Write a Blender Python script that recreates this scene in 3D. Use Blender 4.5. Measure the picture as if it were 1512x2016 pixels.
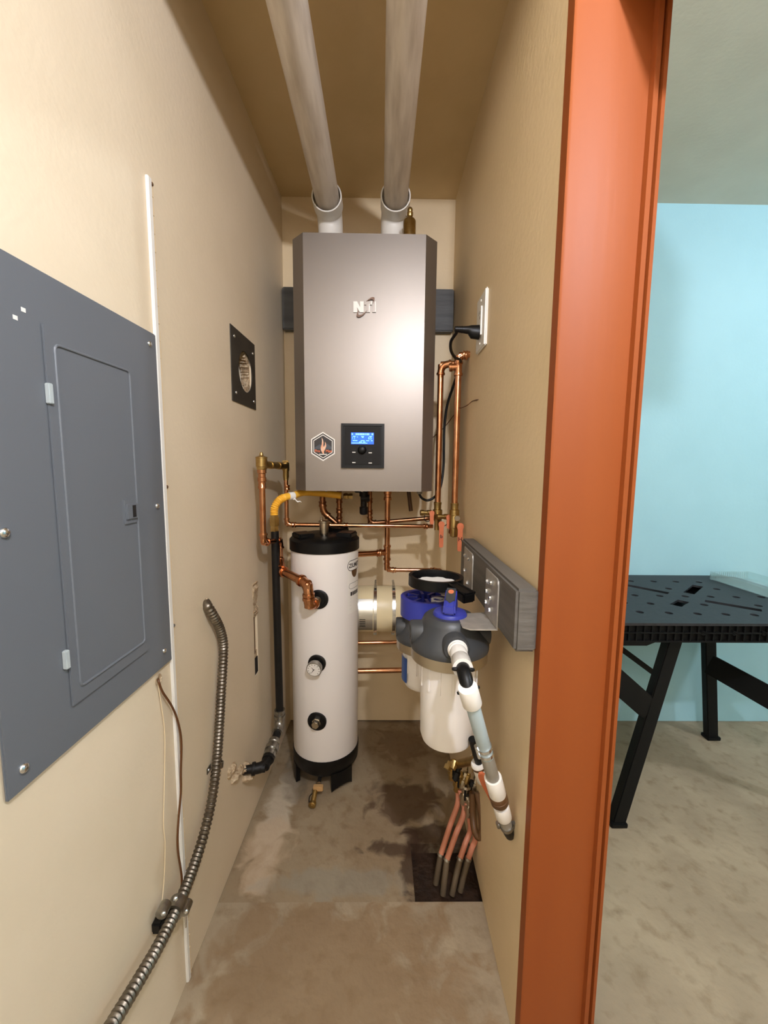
import bpy, bmesh, math, random
from mathutils import Vector as V, Matrix
from math import sin, cos, pi, radians, sqrt
random.seed(4)
for o in list(bpy.data.objects): bpy.data.objects.remove(o)
SC = bpy.context.scene
COL = SC.collection

# ------------------------------------------------------------------ camera
FPX, PITCH, ROLL, YAW = 800.0, .1105, .0093, .0120
CAMH = 1.1602
Fv = V((sin(YAW)*cos(PITCH), cos(YAW)*cos(PITCH), -sin(PITCH)))
R0 = V((cos(YAW), -sin(YAW), 0)); D0 = Fv.cross(R0)
Rv = (R0*cos(ROLL) - D0*sin(ROLL)); Dv = Fv.cross(Rv)
CAM = V((0, 0, CAMH))
cd = bpy.data.cameras.new('camera'); cam = bpy.data.objects.new('camera', cd); COL.objects.link(cam)
cd.sensor_fit = 'VERTICAL'; cd.sensor_height = 36.0; cd.lens = FPX*36.0/2016.0; cd.clip_start = .01
M = Matrix.Identity(4)
for i in range(3):
    M[i][0] = Rv[i]; M[i][1] = -Dv[i]; M[i][2] = -Fv[i]; M[i][3] = CAM[i]
cam.matrix_world = M
SC.camera = cam

# ------------------------------------------------------------------ world, lamps, exposure
w = bpy.data.worlds.new('world'); SC.world = w; w.use_nodes = True
w.node_tree.nodes['Background'].inputs[0].default_value = (.9, .85, .75, 1)
w.node_tree.nodes['Background'].inputs[1].default_value = .05
def lamp(name, loc, power, color, radius):
    l = bpy.data.lights.new(name, 'POINT'); l.energy = power; l.color = color; l.shadow_soft_size = radius
    o = bpy.data.objects.new(name, l); o.location = loc; COL.objects.link(o); return o
lamp('pendant_bulb_hall', (.27, -.22, 1.95), 50, (.85, .88, 1), .03)
lamp('fill_light_hall_far', (-.05, -1.40, 1.95), 18, (.85, .88, 1), .12)  # added soft fill for the closet, not a known bulb
lamp('ceiling_bulb_workshop', (2.1, .45, 2.12), 35, (.77, .86, 1), .04)
SC.view_settings.view_transform = 'Standard'
SC.view_settings.look = 'None'
SC.view_settings.gamma = 1
SC.view_settings.use_curve_mapping = False
SC.view_settings.exposure = 0.3

# ------------------------------------------------------------------ geometry of the place
YB = 1.75                               # back wall
XL, BL = -.3986, .0295                  # left wall x at the back wall, slope along depth
XR, BR = .2964, .0121                   # right partition
ZC = 2.2255
YP = .70                                # near end of the partition
def xl(y): return XL + BL*(y-YB)
def xr(y): return XR + BR*(y-YB)
def ray(px, py): return Fv + Rv*((px-756)/FPX) + Dv*((py-1008)/FPX)
def A(px, py, y):                       # point of a known depth
    d = ray(px, py); return CAM + d*(y/d.y)
def G(px, py, z=0.0):                   # point of a known height
    d = ray(px, py); return CAM + d*((z-CAMH)/d.z)
def LWP(px, py, off=0.0):               # point on the left wall
    d = ray(px, py); return CAM + d*((XL+off-BL*YB)/(d.x-BL*d.y))
def RWP(px, py, off=0.0):
    d = ray(px, py); return CAM + d*((XR-off-BR*YB)/(d.x-BR*d.y))
def LW(o, y, z): return V((xl(y)+o, y-BL*o, z))     # offset out of the left wall, depth, height
def RW(o, y, z): return V((xr(y)-o, y+BR*o, z))

# ------------------------------------------------------------------ materials
def s2l(c):
    c = c/255.0
    return c/12.92 if c <= .04045 else ((c+.055)/1.055)**2.4
def rgb(r, g, b): return (s2l(r), s2l(g), s2l(b), 1)
def mat(name, col, rough=.6, metal=0.0, col2=None, scale=20, bump=0.0, bscale=60, detail=4, emit=None, spec=.5, stretch=None, lo=.35, hi=.65):
    m = bpy.data.materials.new(name); m.use_nodes = True
    nt = m.node_tree; N = nt.nodes; L = nt.links; b = N['Principled BSDF']
    b.inputs['Roughness'].default_value = rough; b.inputs['Metallic'].default_value = metal
    b.inputs['Specular IOR Level'].default_value = spec
    b.inputs['Base Color'].default_value = col
    geo = N.new('ShaderNodeNewGeometry')
    src = geo.outputs['Position']
    if stretch:
        mp = N.new('ShaderNodeMapping'); mp.inputs['Scale'].default_value = stretch
        L.new(src, mp.inputs['Vector']); src = mp.outputs[0]
    if col2:
        n = N.new('ShaderNodeTexNoise'); n.inputs['Scale'].default_value = scale; n.inputs['Detail'].default_value = detail
        L.new(src, n.inputs['Vector'])
        r = N.new('ShaderNodeValToRGB'); r.color_ramp.elements[0].position = lo; r.color_ramp.elements[1].position = hi
        r.color_ramp.elements[0].color = col; r.color_ramp.elements[1].color = col2
        L.new(n.outputs['Fac'], r.inputs[0]); L.new(r.outputs[0], b.inputs['Base Color'])
    if bump:
        n2 = N.new('ShaderNodeTexNoise'); n2.inputs['Scale'].default_value = bscale; n2.inputs['Detail'].default_value = 3
        L.new(src, n2.inputs['Vector'])
        bp = N.new('ShaderNodeBump'); bp.inputs['Strength'].default_value = bump; bp.inputs['Distance'].default_value = .01
        L.new(n2.outputs['Fac'], bp.inputs['Height']); L.new(bp.outputs[0], b.inputs['Normal'])
    if emit:
        b.inputs['Emission Color'].default_value = emit[0]; b.inputs['Emission Strength'].default_value = emit[1]
    return m
m_wall = mat('wall_paint_cream', rgb(223, 206, 177), .55, col2=rgb(228, 211, 183), scale=5, bump=.06, bscale=90)
m_wall2 = mat('wall_paint_cream_scuffed', rgb(228, 206, 166), .55, col2=rgb(232, 210, 172), scale=6, bump=.10, bscale=70)
m_blue = mat('wall_paint_light_blue', rgb(164, 208, 218), .6, col2=rgb(168, 212, 222), scale=4, bump=.05, bscale=90)
m_ceil = mat('ceiling_paint_cream', rgb(212, 187, 140), .7, col2=rgb(218, 193, 147), scale=8, bump=.05, bscale=80)
m_ceil2 = mat('ceiling_paint_white', rgb(214, 206, 186), .7, col2=rgb(219, 211, 191), scale=8, bump=.05, bscale=80)
m_orange = mat('orange_trim_paint', rgb(140, 70, 28), .52, spec=.3, col2=rgb(146, 75, 31), scale=9, bump=.05, bscale=40, stretch=(1, 1, .08))
m_grey = mat('panel_grey_enamel', rgb(103, 107, 112), .42, bump=.02, bscale=300, spec=.4)
m_steel = mat('zinc_steel', rgb(176, 174, 168), .32, 1.0, col2=rgb(140, 138, 132), scale=60)
m_chrome = mat('bright_screw_steel', rgb(222, 226, 230), .22, 1.0)
m_flex = mat('flexible_conduit_steel', rgb(140, 132, 120), .40, 1.0, col2=rgb(112, 104, 92), scale=40)
m_silver = mat('satin_silver_sheet', rgb(138, 130, 122), .42, .8, bump=.01, bscale=400)
m_black = mat('black_plastic', rgb(11, 11, 11), .42, spec=.3)
m_face = mat('charcoal_faceplate', rgb(28, 26, 24), .55, spec=.2)
m_hinge = mat('hinge_plated', rgb(176, 184, 184), .4)
m_plate = mat('dark_cover_plate', rgb(50, 45, 38), .5, col2=rgb(58, 53, 45), scale=20)
m_blackm = mat('matte_black_iron', rgb(13, 12, 11), .5, col2=rgb(22, 20, 18), scale=30, spec=.3)
m_ink = mat('black_ink', rgb(24, 21, 19), .6)
m_white = mat('white_plastic', rgb(236, 232, 224), .4)
m_tank = mat('white_enamel_jacket', rgb(232, 226, 220), .42)
m_pvc = mat('white_pvc', rgb(231, 226, 216), .42)
m_duct = mat('greyish_pvc_pipe', rgb(216, 206, 192), .45, col2=rgb(180, 168, 152), scale=7, stretch=(6, .8, 6), lo=.42, hi=.75)
m_copper = mat('copper', rgb(212, 158, 120), .2, 1.0, col2=rgb(190, 130, 92), scale=30)
m_copperd = mat('dark_copper', rgb(170, 122, 88), .28, 1.0, col2=rgb(128, 86, 58), scale=30)  # darker copper for the rear run, tailpieces and tail elbow
m_brass = mat('brass', rgb(196, 170, 112), .3, 1.0, col2=rgb(168, 140, 88), scale=40)
m_nickel = mat('nickel_plate', rgb(188, 178, 160), .3, 1.0)
m_orangep = mat('orange_handle_plastic', rgb(208, 118, 78), .5, col2=rgb(198, 108, 68), scale=20)
m_tan = mat('tan_lever_plastic', rgb(190, 150, 100), .5)
m_yellow = mat('yellow_gas_jacket', rgb(250, 190, 62), .45)
m_board = mat('grey_painted_lumber', rgb(104, 100, 94), .6, col2=rgb(88, 84, 78), scale=14, bump=.15, bscale=30, stretch=(1, .2, 4))
m_board2 = mat('grey_painted_plank', rgb(92, 92, 90), .6, col2=rgb(76, 76, 74), scale=14, bump=.15, bscale=30, stretch=(.3, 1, 3))
m_cream = mat('cream_painted_vessel', rgb(226, 210, 170), .38)
m_bluep = mat('blue_filter_plastic', rgb(50, 58, 152), .4)
m_dgrey = mat('charcoal_filter_plastic', rgb(58, 60, 62), .42, bump=.02, bscale=300)
m_sump = mat('white_filter_bowl', rgb(236, 231, 225), .45, spec=.3)
m_bluegrey = mat('pale_blue_grey_pipe', rgb(168, 182, 184), .4)
m_greypipe = mat('grey_pipe', rgb(140, 134, 122), .4)
m_galv = mat('galvanised_bracket', rgb(186, 181, 172), .45, .55, col2=rgb(168, 163, 154), scale=40)
m_brown = mat('brown_ring', rgb(92, 62, 34), .4)
m_pex = mat('pink_tubing', rgb(196, 128, 100), .4)
m_pexc = mat('clear_grey_tubing', rgb(98, 84, 66), .3)
m_paper = mat('white_paper', rgb(240, 238, 232), .7)
m_plaster = mat('broken_plaster', rgb(214, 194, 162), .9, col2=rgb(170, 142, 108), scale=90, bump=.8, bscale=120)
m_dark = mat('cavity_shade', rgb(20, 14, 9), .9)  # near-black colour standing in for the shade inside openings
m_wire = mat('brown_wire', rgb(92, 54, 22), .5)
m_screen = mat('lit_blue_screen', rgb(20, 84, 220), .3, emit=(rgb(16, 90, 235), .95))
m_screentx = mat('lit_screen_text', rgb(120, 200, 250), .3, emit=(rgb(130, 205, 255), .95))
m_flame = mat('sticker_flame', rgb(236, 168, 128), .5, col2=rgb(240, 206, 178), scale=70)
m_stick = mat('sticker_dark', rgb(48, 42, 40), .5)
m_stickb = mat('sticker_slate', rgb(70, 76, 84), .5)
m_sorange = mat('sticker_orange', rgb(222, 112, 66), .5)
m_swoosh = mat('brown_swoosh', rgb(104, 66, 30), .35)
m_table = mat('black_table_plastic', rgb(36, 37, 40), .55, spec=.35, col2=rgb(44, 45, 48), scale=60, bump=.04, bscale=200)
m_tableleg = mat('black_table_leg', rgb(10, 10, 10), .55, spec=.25)
m_bluelabel = mat('blue_label', rgb(24, 74, 150), .4)

def node_floor(name, c1, c2, c3, stains):
    m = mat(name, c1, .75, bump=.25, bscale=45)
    nt = m.node_tree; N = nt.nodes; L = nt.links; b = N['Principled BSDF']
    geo = N.new('ShaderNodeNewGeometry')
    def noise(sc, det=5, dist=0.0):
        n = N.new('ShaderNodeTexNoise'); n.inputs['Scale'].default_value = sc; n.inputs['Detail'].default_value = det
        n.inputs['Distortion'].default_value = dist
        L.new(geo.outputs['Position'], n.inputs['Vector']); return n.outputs['Fac']
    def ramp(v, a, z):
        r = N.new('ShaderNodeMapRange'); r.inputs['From Min'].default_value = a; r.inputs['From Max'].default_value = z
        L.new(v, r.inputs['Value']); return r.outputs[0]
    def mix(f, a, c):
        x = N.new('ShaderNodeMix'); x.data_type = 'RGBA'; L.new(f, x.inputs[0])
        if isinstance(a, tuple): x.inputs[6].default_value = a
        else: L.new(a, x.inputs[6])
        x.inputs[7].default_value = c
        return x.outputs[2]
    c = mix(ramp(noise(5, 6, .6), .38, .68), c1, c2)
    c = mix(ramp(noise(24, 5), .52, .78), c, c3)
    for (x, y, rx, ry, col, amt) in stains:      # blotches: a soft ellipse broken up by noise
        sub = N.new('ShaderNodeVectorMath'); sub.operation = 'SUBTRACT'; sub.inputs[1].default_value = (x, y, 0)
        L.new(geo.outputs['Position'], sub.inputs[0])
        sc = N.new('ShaderNodeVectorMath'); sc.operation = 'MULTIPLY'; sc.inputs[1].default_value = (1/rx, 1/ry, 0)
        L.new(sub.outputs[0], sc.inputs[0])
        ln = N.new('ShaderNodeVectorMath'); ln.operation = 'LENGTH'; L.new(sc.outputs[0], ln.inputs[0])
        nz = noise(14, 6, .8)
        ad = N.new('ShaderNodeMath'); ad.operation = 'MULTIPLY_ADD'; L.new(nz, ad.inputs[0]); ad.inputs[1].default_value = 2.2
        L.new(ln.outputs['Value'], ad.inputs[2])
        f = ramp(ad.outputs[0], 2.15, 1.75)
        mu = N.new('ShaderNodeMath'); mu.operation = 'MULTIPLY'; L.new(f, mu.inputs[0]); mu.inputs[1].default_value = amt
        c = mix(mu.outputs[0], c, col)
    L.new(c, b.inputs['Base Color'])
    return m
m_slab = node_floor('closet_concrete', rgb(140, 121, 94), rgb(152, 136, 110), rgb(122, 100, 72),
    [(.10, 1.30, .13, .10, rgb(72, 48, 28), .75), (.05, 1.12, .10, .03, rgb(60, 38, 20), .8), (.10, 1.6, .14, .14, rgb(104, 76, 48), .6),
     (-.33, 1.25, .05, .22, rgb(196, 184, 164), .7), (-.335, 1.12, .07, .13, rgb(188, 166, 138), .6), (-.29, 1.5, .08, .2, rgb(96, 86, 72), .6), (-.1, 1.02, .2, .05, rgb(140, 136, 122), .5), (.12, 1.08, .05, .12, rgb(58, 36, 18), .85), (.2, 1.17, .12, .05, rgb(58, 36, 18), .8)])
m_floor = node_floor('workshop_concrete', rgb(150, 134, 110), rgb(166, 150, 124), rgb(130, 112, 86),
    [(-.1, .8, .35, .22, rgb(128, 100, 66), .6), (.05, .5, .2, .2, rgb(176, 164, 138), .5), (1.9, .75, .1, .1, rgb(100, 76, 50), .7)])
m_dirt = mat('wet_dark_earth', rgb(52, 32, 16), .6, col2=rgb(34, 20, 10), scale=25, bump=.5, bscale=60)

# ------------------------------------------------------------------ mesh helpers
ORG = {}
class MB:
    def __init__(s): s.bm = bmesh.new()
    def poly(s, pts): return s.bm.faces.new([s.bm.verts.new(p) for p in pts])
    def hexa(s, p):                       # 8 corners, bottom ring then top ring
        v = [s.bm.verts.new(q) for q in p]
        for f in ((3, 2, 1, 0), (4, 5, 6, 7), (0, 1, 5, 4), (1, 2, 6, 5), (2, 3, 7, 6), (3, 0, 4, 7)):
            s.bm.faces.new([v[i] for i in f])
        return s
    def box(s, x0, x1, y0, y1, z0, z1, fn=None):
        c = [(x0, y0, z0), (x1, y0, z0), (x1, y1, z0), (x0, y1, z0), (x0, y0, z1), (x1, y0, z1), (x1, y1, z1), (x0, y1, z1)]
        return s.hexa([fn(*q) if fn else V(q) for q in c])
    def prism(s, pts, fn, d0, d1):        # polygon in (u, v) swept in w
        n = len(pts)
        a = [s.bm.verts.new(fn(u, v, d0)) for u, v in pts]; b = [s.bm.verts.new(fn(u, v, d1)) for u, v in pts]
        s.bm.faces.new(a[::-1]); s.bm.faces.new(b)
        for i in range(n): s.bm.faces.new([a[i], a[(i+1) % n], b[(i+1) % n], b[i]])
        return s
    def rings(s, rings, cap=True, closed=False):
        vs = [[s.bm.verts.new(p) for p in r] for r in rings]
        n = len(vs[0]); k = len(vs)
        for i in range(k if closed else k-1):
            a, b = vs[i], vs[(i+1) % k]
            for j in range(n): s.bm.faces.new([a[j], a[(j+1) % n], b[(j+1) % n], b[j]])
        if cap and not closed:
            s.bm.faces.new(vs[0][::-1]); s.bm.faces.new(vs[-1])
        return s
    def lathe(s, p, d, prof, seg=24, cap=True):   # profile of (distance along d, radius)
        p = V(p); d = V(d).normalized(); u = d.orthogonal().normalized(); w_ = d.cross(u)
        return s.rings([[p+d*t+(u*cos(2*pi*j/seg)+w_*sin(2*pi*j/seg))*r for j in range(seg)] for t, r in prof], cap)
    def cyl(s, a, b, r, seg=20): 
        a, b = V(a), V(b); return s.lathe(a, b-a, [(0, r), ((b-a).length, r)], seg)
    def tube(s, pts, r, seg=12, cap=True):
        pts = [V(p) for p in pts]; n = len(pts); rs = r if isinstance(r, (list, tuple)) else [r]*n
        T = []
        for i in range(n):
            a = pts[max(i-1, 0)]; b = pts[min(i+1, n-1)]; T.append((b-a).normalized())
        u = T[0].orthogonal().normalized(); out = []
        for i in range(n):
            u = (u - T[i]*u.dot(T[i])).normalized(); w_ = T[i].cross(u)
            out.append([pts[i]+(u*cos(2*pi*j/seg)+w_*sin(2*pi*j/seg))*rs[i] for j in range(seg)])
        return s.rings(out, cap)
    def ring(s, p, d, r_in, r_out, h, seg=32):     # flat hollow ring starting at p along d
        p = V(p); d = V(d).normalized(); u = d.orthogonal().normalized(); w_ = d.cross(u)
        def c(t, r): return [p+d*t+(u*cos(2*pi*j/seg)+w_*sin(2*pi*j/seg))*r for j in range(seg)]
        return s.rings([c(0, r_in), c(0, r_out), c(h, r_out), c(h, r_in)], closed=True)
    def ball(s, p, r, seg=12, sz=1.0):
        return s.lathe(V(p)-V((0, 0, r*sz)), (0, 0, 1), [(r*sz*(1-cos(pi*i/8)), max(r*sin(pi*i/8), r*.02)) for i in range(9)], seg)
    def build(s, name, m, parent=None, bevel=0.0, seg=2, ang=35):
        bm = s.bm
        bmesh.ops.recalc_face_normals(bm, faces=bm.faces)
        if bevel:
            es = [e for e in bm.edges if len(e.link_faces) == 2 and e.calc_face_angle(0) > radians(ang)]
            bmesh.ops.bevel(bm, geom=es, offset=bevel, segments=seg, affect='EDGES', clamp_overlap=True)
        me = bpy.data.meshes.new(name)
        if parent is None:
            xs = [v.co for v in bm.verts]
            o0 = V((sum(c.x for c in xs)/len(xs), sum(c.y for c in xs)/len(xs), min(c.z for c in xs)))
        else: o0 = ORG[parent.name]
        for v in bm.verts: v.co -= o0
        bm.to_mesh(me); bm.free()
        me.polygons.foreach_set('use_smooth', [True]*len(me.polygons))
        me.set_sharp_from_angle(angle=radians(40))
        me.materials.append(m)
        o = bpy.data.objects.new(name, me); COL.objects.link(o)
        if parent is None: o.location = o0
        else: o.parent = parent
        ORG[o.name] = o0
        return o
def thing(name, label, cat, loc, group=None):
    o = bpy.data.objects.new(name, None); COL.objects.link(o); o.location = loc; o.empty_display_size = .05
    ORG[o.name] = V(loc); o['label'] = label; o['category'] = cat
    if group: o['group'] = group
    return o
def tag(o, label, cat, group=None):
    o['label'] = label; o['category'] = cat
    if group: o['group'] = group
    return o
def struct(o): o['kind'] = 'structure'; return o
def plabel(o, l): o['label'] = l; return o
def text(body, size, fn, m, name, parent, ext=.0003, align='CENTER', offset=0.0):
    cu = bpy.data.curves.new('t', 'FONT'); cu.body = body; cu.size = size; cu.extrude = ext; cu.align_x = align; cu.offset = offset
    cu.resolution_u = 3
    t = bpy.data.objects.new('t', cu); COL.objects.link(t)
    dg = bpy.context.evaluated_depsgraph_get(); dg.update()
    me = bpy.data.meshes.new_from_object(t.evaluated_get(dg))
    bpy.data.objects.remove(t); bpy.data.curves.remove(cu)
    o0 = ORG[parent.name]
    for v in me.vertices: v.co = fn(v.co.x, v.co.y, v.co.z) - o0
    me.name = name; me.materials.clear(); me.materials.append(m)
    o = bpy.data.objects.new(name, me); COL.objects.link(o); o.parent = parent; ORG[o.name] = o0
    return o
def smooth(pts, n=8):                     # Catmull-Rom through the points
    pts = [V(p) for p in pts]; P = [pts[0]*2-pts[1]]+pts+[pts[-1]*2-pts[-2]]; out = []
    for i in range(1, len(P)-2):
        for k in range(n):
            t = k/n; a, b, c, d = P[i-1], P[i], P[i+1], P[i+2]
            out.append(.5*((2*b)+(c-a)*t+(2*a-5*b+4*c-d)*t*t+(3*b-a-3*c+d)*t**3))
    return out+[pts[-1]]
def fillet(a, c, b, r, n=7):              # arc points rounding corner c
    a, b, c = V(a), V(b), V(c); u = (a-c).normalized(); v = (b-c).normalized()
    p, q = c+u*r, c+v*r
    return [(p*(1-t)**2+c*2*t*(1-t)+q*t*t) for t in [i/n for i in range(n+1)]]
def bent(pts, r):
    pts = [V(p) for p in pts]; out = [pts[0]]
    for i in range(1, len(pts)-1): out += fillet(pts[i-1], pts[i], pts[i+1], r)
    return out+[pts[-1]]
def fit_collar(parent, p, d, r, ln=.012, m=None, name='coupling'):
    d = V(d).normalized()
    return MB().lathe(V(p)-d*ln/2, d, [(0, r*1.05), (0, r*1.32), (ln*.22, r*1.38), (ln*.4, r*1.2), (ln*.6, r*1.2), (ln*.78, r*1.38), (ln, r*1.32), (ln, r*1.05)], 18).build(name, m or m_copper, parent)
def fit_elbow(parent, a, c, b, r, e=None, m=None, name='elbow'):
    a, b, c = V(a), V(b), V(c); e = e or r*2.6
    u = (a-c).normalized(); v = (b-c).normalized()
    mb = MB(); mb.tube(fillet(c+u*e, c, c+v*e, e*.95, 8), r*1.16, 16)
    for d in (u, v):
        mb.lathe(c+d*e*.92, d, [(0, r*1.2), (0, r*1.38), (r*.35, r*1.42), (r*.7, r*1.36), (r*.7, r*1.02)], 16)
    return mb.build(name, m or m_copper, parent)
def fit_tee(parent, c, d1, d2, r, m=None, name='tee'):
    c = V(c); d1 = V(d1).normalized(); d2 = V(d2).normalized(); e = r*2.4
    mb = MB(); mb.cyl(c-d1*e, c+d1*e, r*1.17, 16); mb.cyl(c, c+d2*e, r*1.17, 16)
    for d in (d1, -d1, d2): mb.lathe(c+d*e*.85, d, [(0, r*1.2), (0, r*1.36), (r*.4, r*1.42), (r*.8, r*1.36), (r*.8, r*1.02)], 16)
    return mb.build(name, m or m_copper, parent)
def run(parent, pts, r, m=None, name='pipe', er=None, skip_elbow=()):
    """a straight run of rigid pipe: one length per straight, an elbow at every corner"""
    pts = [V(p) for p in pts]; m = m or m_copper
    for i in range(len(pts)-1): MB().cyl(pts[i], pts[i+1], r, 16).build(name, m, parent)
    for i in range(1, len(pts)-1):
        if i not in skip_elbow: fit_elbow(parent, pts[i-1], pts[i], pts[i+1], r, er, m)
def screw(parent, p, d, r=.005, m=None, name='screw'):
    d = V(d).normalized(); u = d.orthogonal().normalized(); p = V(p)
    mb = MB().lathe(p, d, [(0, r), (r*.25, r), (r*.55, r*.75), (r*.7, r*.3)], 12)
    return mb.build(name, m or m_chrome, parent)

# ------------------------------------------------------------------ the setting
yf = -1.7; xfar = 3.3; WT = .10
PX1 = .425                                # far face of the partition
def slab(x0, x1, y0, y1, name, m, z0=-.1):
    return struct(MB().box(x0, x1, y0, y1, z0, 0).build(name, m))
pit = (.105, .30, .968, 1.14)
slab(-.62, xfar, yf, .968, 'floor', m_floor)
c2 = MB()
c2.box(-.6, pit[0], .9685, 1.80, -.1, -.002); c2.box(pit[0], .36, pit[3], 1.80, -.1, -.002)
struct(c2.build('floor', m_slab))
slab(.36, xfar, .968, 1.85, 'floor', m_floor)
struct(MB().box(pit[0]-.02, .36, .96, pit[3]+.02, -.12, -.035).build('floor', m_dirt))
# left wall, with the openings kept as real recesses
hc = LWP(477, 727); HR = .062             # hole behind the vent plate
s0, s1 = LWP(499, 1150), LWP(503, 1332)
SY0, SY1, SZ0, SZ1 = 1.300, 1.335, .455, .775
def lwall_box(mb, y0, y1, z0, z1, o0=-.12, o1=0.0): mb.box(o0, o1, y0, y1, z0, z1, LW)
lw = MB()
hy0, hy1, hz0, hz1 = hc.y-.075, hc.y+.075, hc.z-.075, hc.z+.075
lwall_box(lw, yf, hy0, 0, ZC); lwall_box(lw, hy1, YB+.1, 0, ZC)
lwall_box(lw, hy0, hy1, hz1, ZC)
lwall_box(lw, hy0, SY0, 0, hz0); lwall_box(lw, SY1, hy1, 0, hz0)
lwall_box(lw, SY0, SY1, 0, SZ0); lwall_box(lw, SY0, SY1, SZ1, hz0)
lwall_box(lw, hy0-.01, hy1+.01, SZ0-.05, hz1+.05, -.16, -.10)
struct(lw.build('wall_left', m_wall))
struct(MB().box(xl(YB)-.1, PX1, YB, YB+.1, .004, ZC).build('wall_back', m_wall2))
struct(MB().box(PX1, xfar, YB, YB+.1, .002, ZC).build('wall_rear', m_blue))
struct(MB().hexa([V((xr(YP), YP, 0)), V((PX1, YP, 0)), V((PX1, YB, 0)), V((xr(YB), YB, 0)),
                  V((xr(YP), YP, ZC)), V((PX1, YP, ZC)), V((PX1, YB, ZC)), V((xr(YB), YB, ZC))]).build('wall_right', m_wall2))
struct(MB().box(xfar, xfar+.1, yf, YB+.1, 0, ZC).build('wall_workshop', m_blue))
struct(MB().box(-.65, xfar, yf-.1, yf, 0, ZC).build('wall_front', m_wall))
struct(MB().box(-.65, PX1, YP-.02, YB+.1, ZC, ZC+.1).build('ceiling', m_ceil))
struct(MB().box(PX1, xfar+.1, YP-.02, YB+.1, ZC, ZC+.1).build('ceiling', m_ceil2))
struct(MB().box(-.65, xfar+.1, yf-.1, YP-.02, ZC, ZC+.1).build('ceiling', m_ceil2))
# header over the closet
struct(MB().box(xl(YP)+.0, xr(YP), YP-.01, YP+.09, 2.09, ZC).build('wall_header', m_wall))
# orange casing on the partition end
tp = [(.2830, .700), (.2830, .676), (.287, .673), (.400, .673), (.4015, .663), (.409, .663), (.411, .671), (.414, .671), (.4155, .664), (.421, .664), (.4225, .674), (.430, .680), (.434, .700)]
cz = MB(); n = len(tp)
cz.rings([[V((x, y, z)) for x, y in tp] for z in (0, 1.93)])
struct(cz.build('trim_2', m_orange, bevel=0))
struct(MB().box(.425, .437, .70, .82, 0, 1.90).build('trim_3', m_orange))
# added slanted block out of view, shaped to shade the top of the post
struct(MB().hexa([V((.372, .44, 1.775)), V((.60, .44, 1.775)), V((.60, .672, 1.867)), V((.337, .672, 1.867)),
                  V((.372, .44, 1.95)), V((.60, .44, 1.95)), V((.60, .672, 2.10)), V((.337, .672, 2.10))]).build('shadow_block', m_orange))
# white corner bead running down the left wall
bead_y = .806
bd = MB().box(-.001, .006, bead_y-.008, bead_y+.004, 0, 1.68, LW)
struct(bd.build('trim_5', m_white, bevel=.0015))
fl = MB().box(-.001, .0025, bead_y+.004, bead_y+.012, 0, 1.68, LW)
for k in range(52):
    z = .02+k*.032; fl.box(.002, .0035, bead_y+.0045, bead_y+.0115, z, z+.018, LW)
struct(fl.build('trim_6', m_wall2))

# ------------------------------------------------------------------ electrical panel
t = thing('electrical_panel', 'dark grey electrical panel cover with a hinged door on left wall', 'electrical panel', LW(0, .6, .765))
PY0, PY1, PZ0, PZ1 = .440, .797, .765, 1.402
MB().box(.001, .006, PY0, PY1, PZ0, PZ1, LW).build('cover', m_grey, t, bevel=.0018)
dy0, dy1, dz0, dz1 = .539, .717, .822, 1.337
dr = MB().box(.006, .009, dy0, dy1, dz0, dz1, LW).build('door', m_grey, t, bevel=.0015)
bdm = MB()
pl = [(dy0+.016, dz0+.022), (dy1-.010, dz0+.022), (dy1-.010, dz1-.022), (dy0+.016, dz1-.022)]
path = []
for i in range(4):
    a, c, b = pl[i-1], pl[i], pl[(i+1) % 4]
    path += [LW(.009, q.x, q.y) for q in fillet((a[0], a[1], 0), (c[0], c[1], 0), (b[0], b[1], 0), .008, 4)]
path.append(path[0])
bdm.tube(path, .0022, 8); bdm.build('raised_bead', m_grey, dr)
# latch
lc = LWP(247, 1006)
l1 = MB().box(.006, .0115, lc.y-.020, lc.y+.014, lc.z-.022, lc.z+.022, LW).build('latch', m_grey, dr, bevel=.002)
MB().box(.0105, .0145, lc.y-.016, lc.y+.012, lc.z-.013, lc.z+.013, LW).build('latch_slide', m_grey, dr, bevel=.001)
plabel(MB().box(.0142, .0149, lc.y-.003, lc.y+.006, lc.z-.010, lc.z+.010, LW).build('finger_slot', m_dark, dr), 'dark finger slot in the latch')  # flat dark piece standing in for the shade of the slot
for (px, py) in ((84, 775), (118, 1298)):
    p = LWP(px, py); MB().box(.006, .0125, p.y-.004, p.y+.003, p.z-.013, p.z+.013, LW).build('hinge', m_hinge, t, bevel=.001)
for (px, py) in ((294, 677), (309, 996), (323, 1281), (46, 1512), (8, 1049)):
    p = LWP(px, py, .006); screw(t, p, (1, -BL, 0), .0065 if px < 60 else .0052)
for (px, py) in ((30, 626), (46, 611)):
    p = LWP(px, py, .006); MB().box(.0058, .0064, p.y-.003, p.y+.003, p.z-.002, p.z+.003, LW).build('paint_chip', m_white, t)

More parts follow.
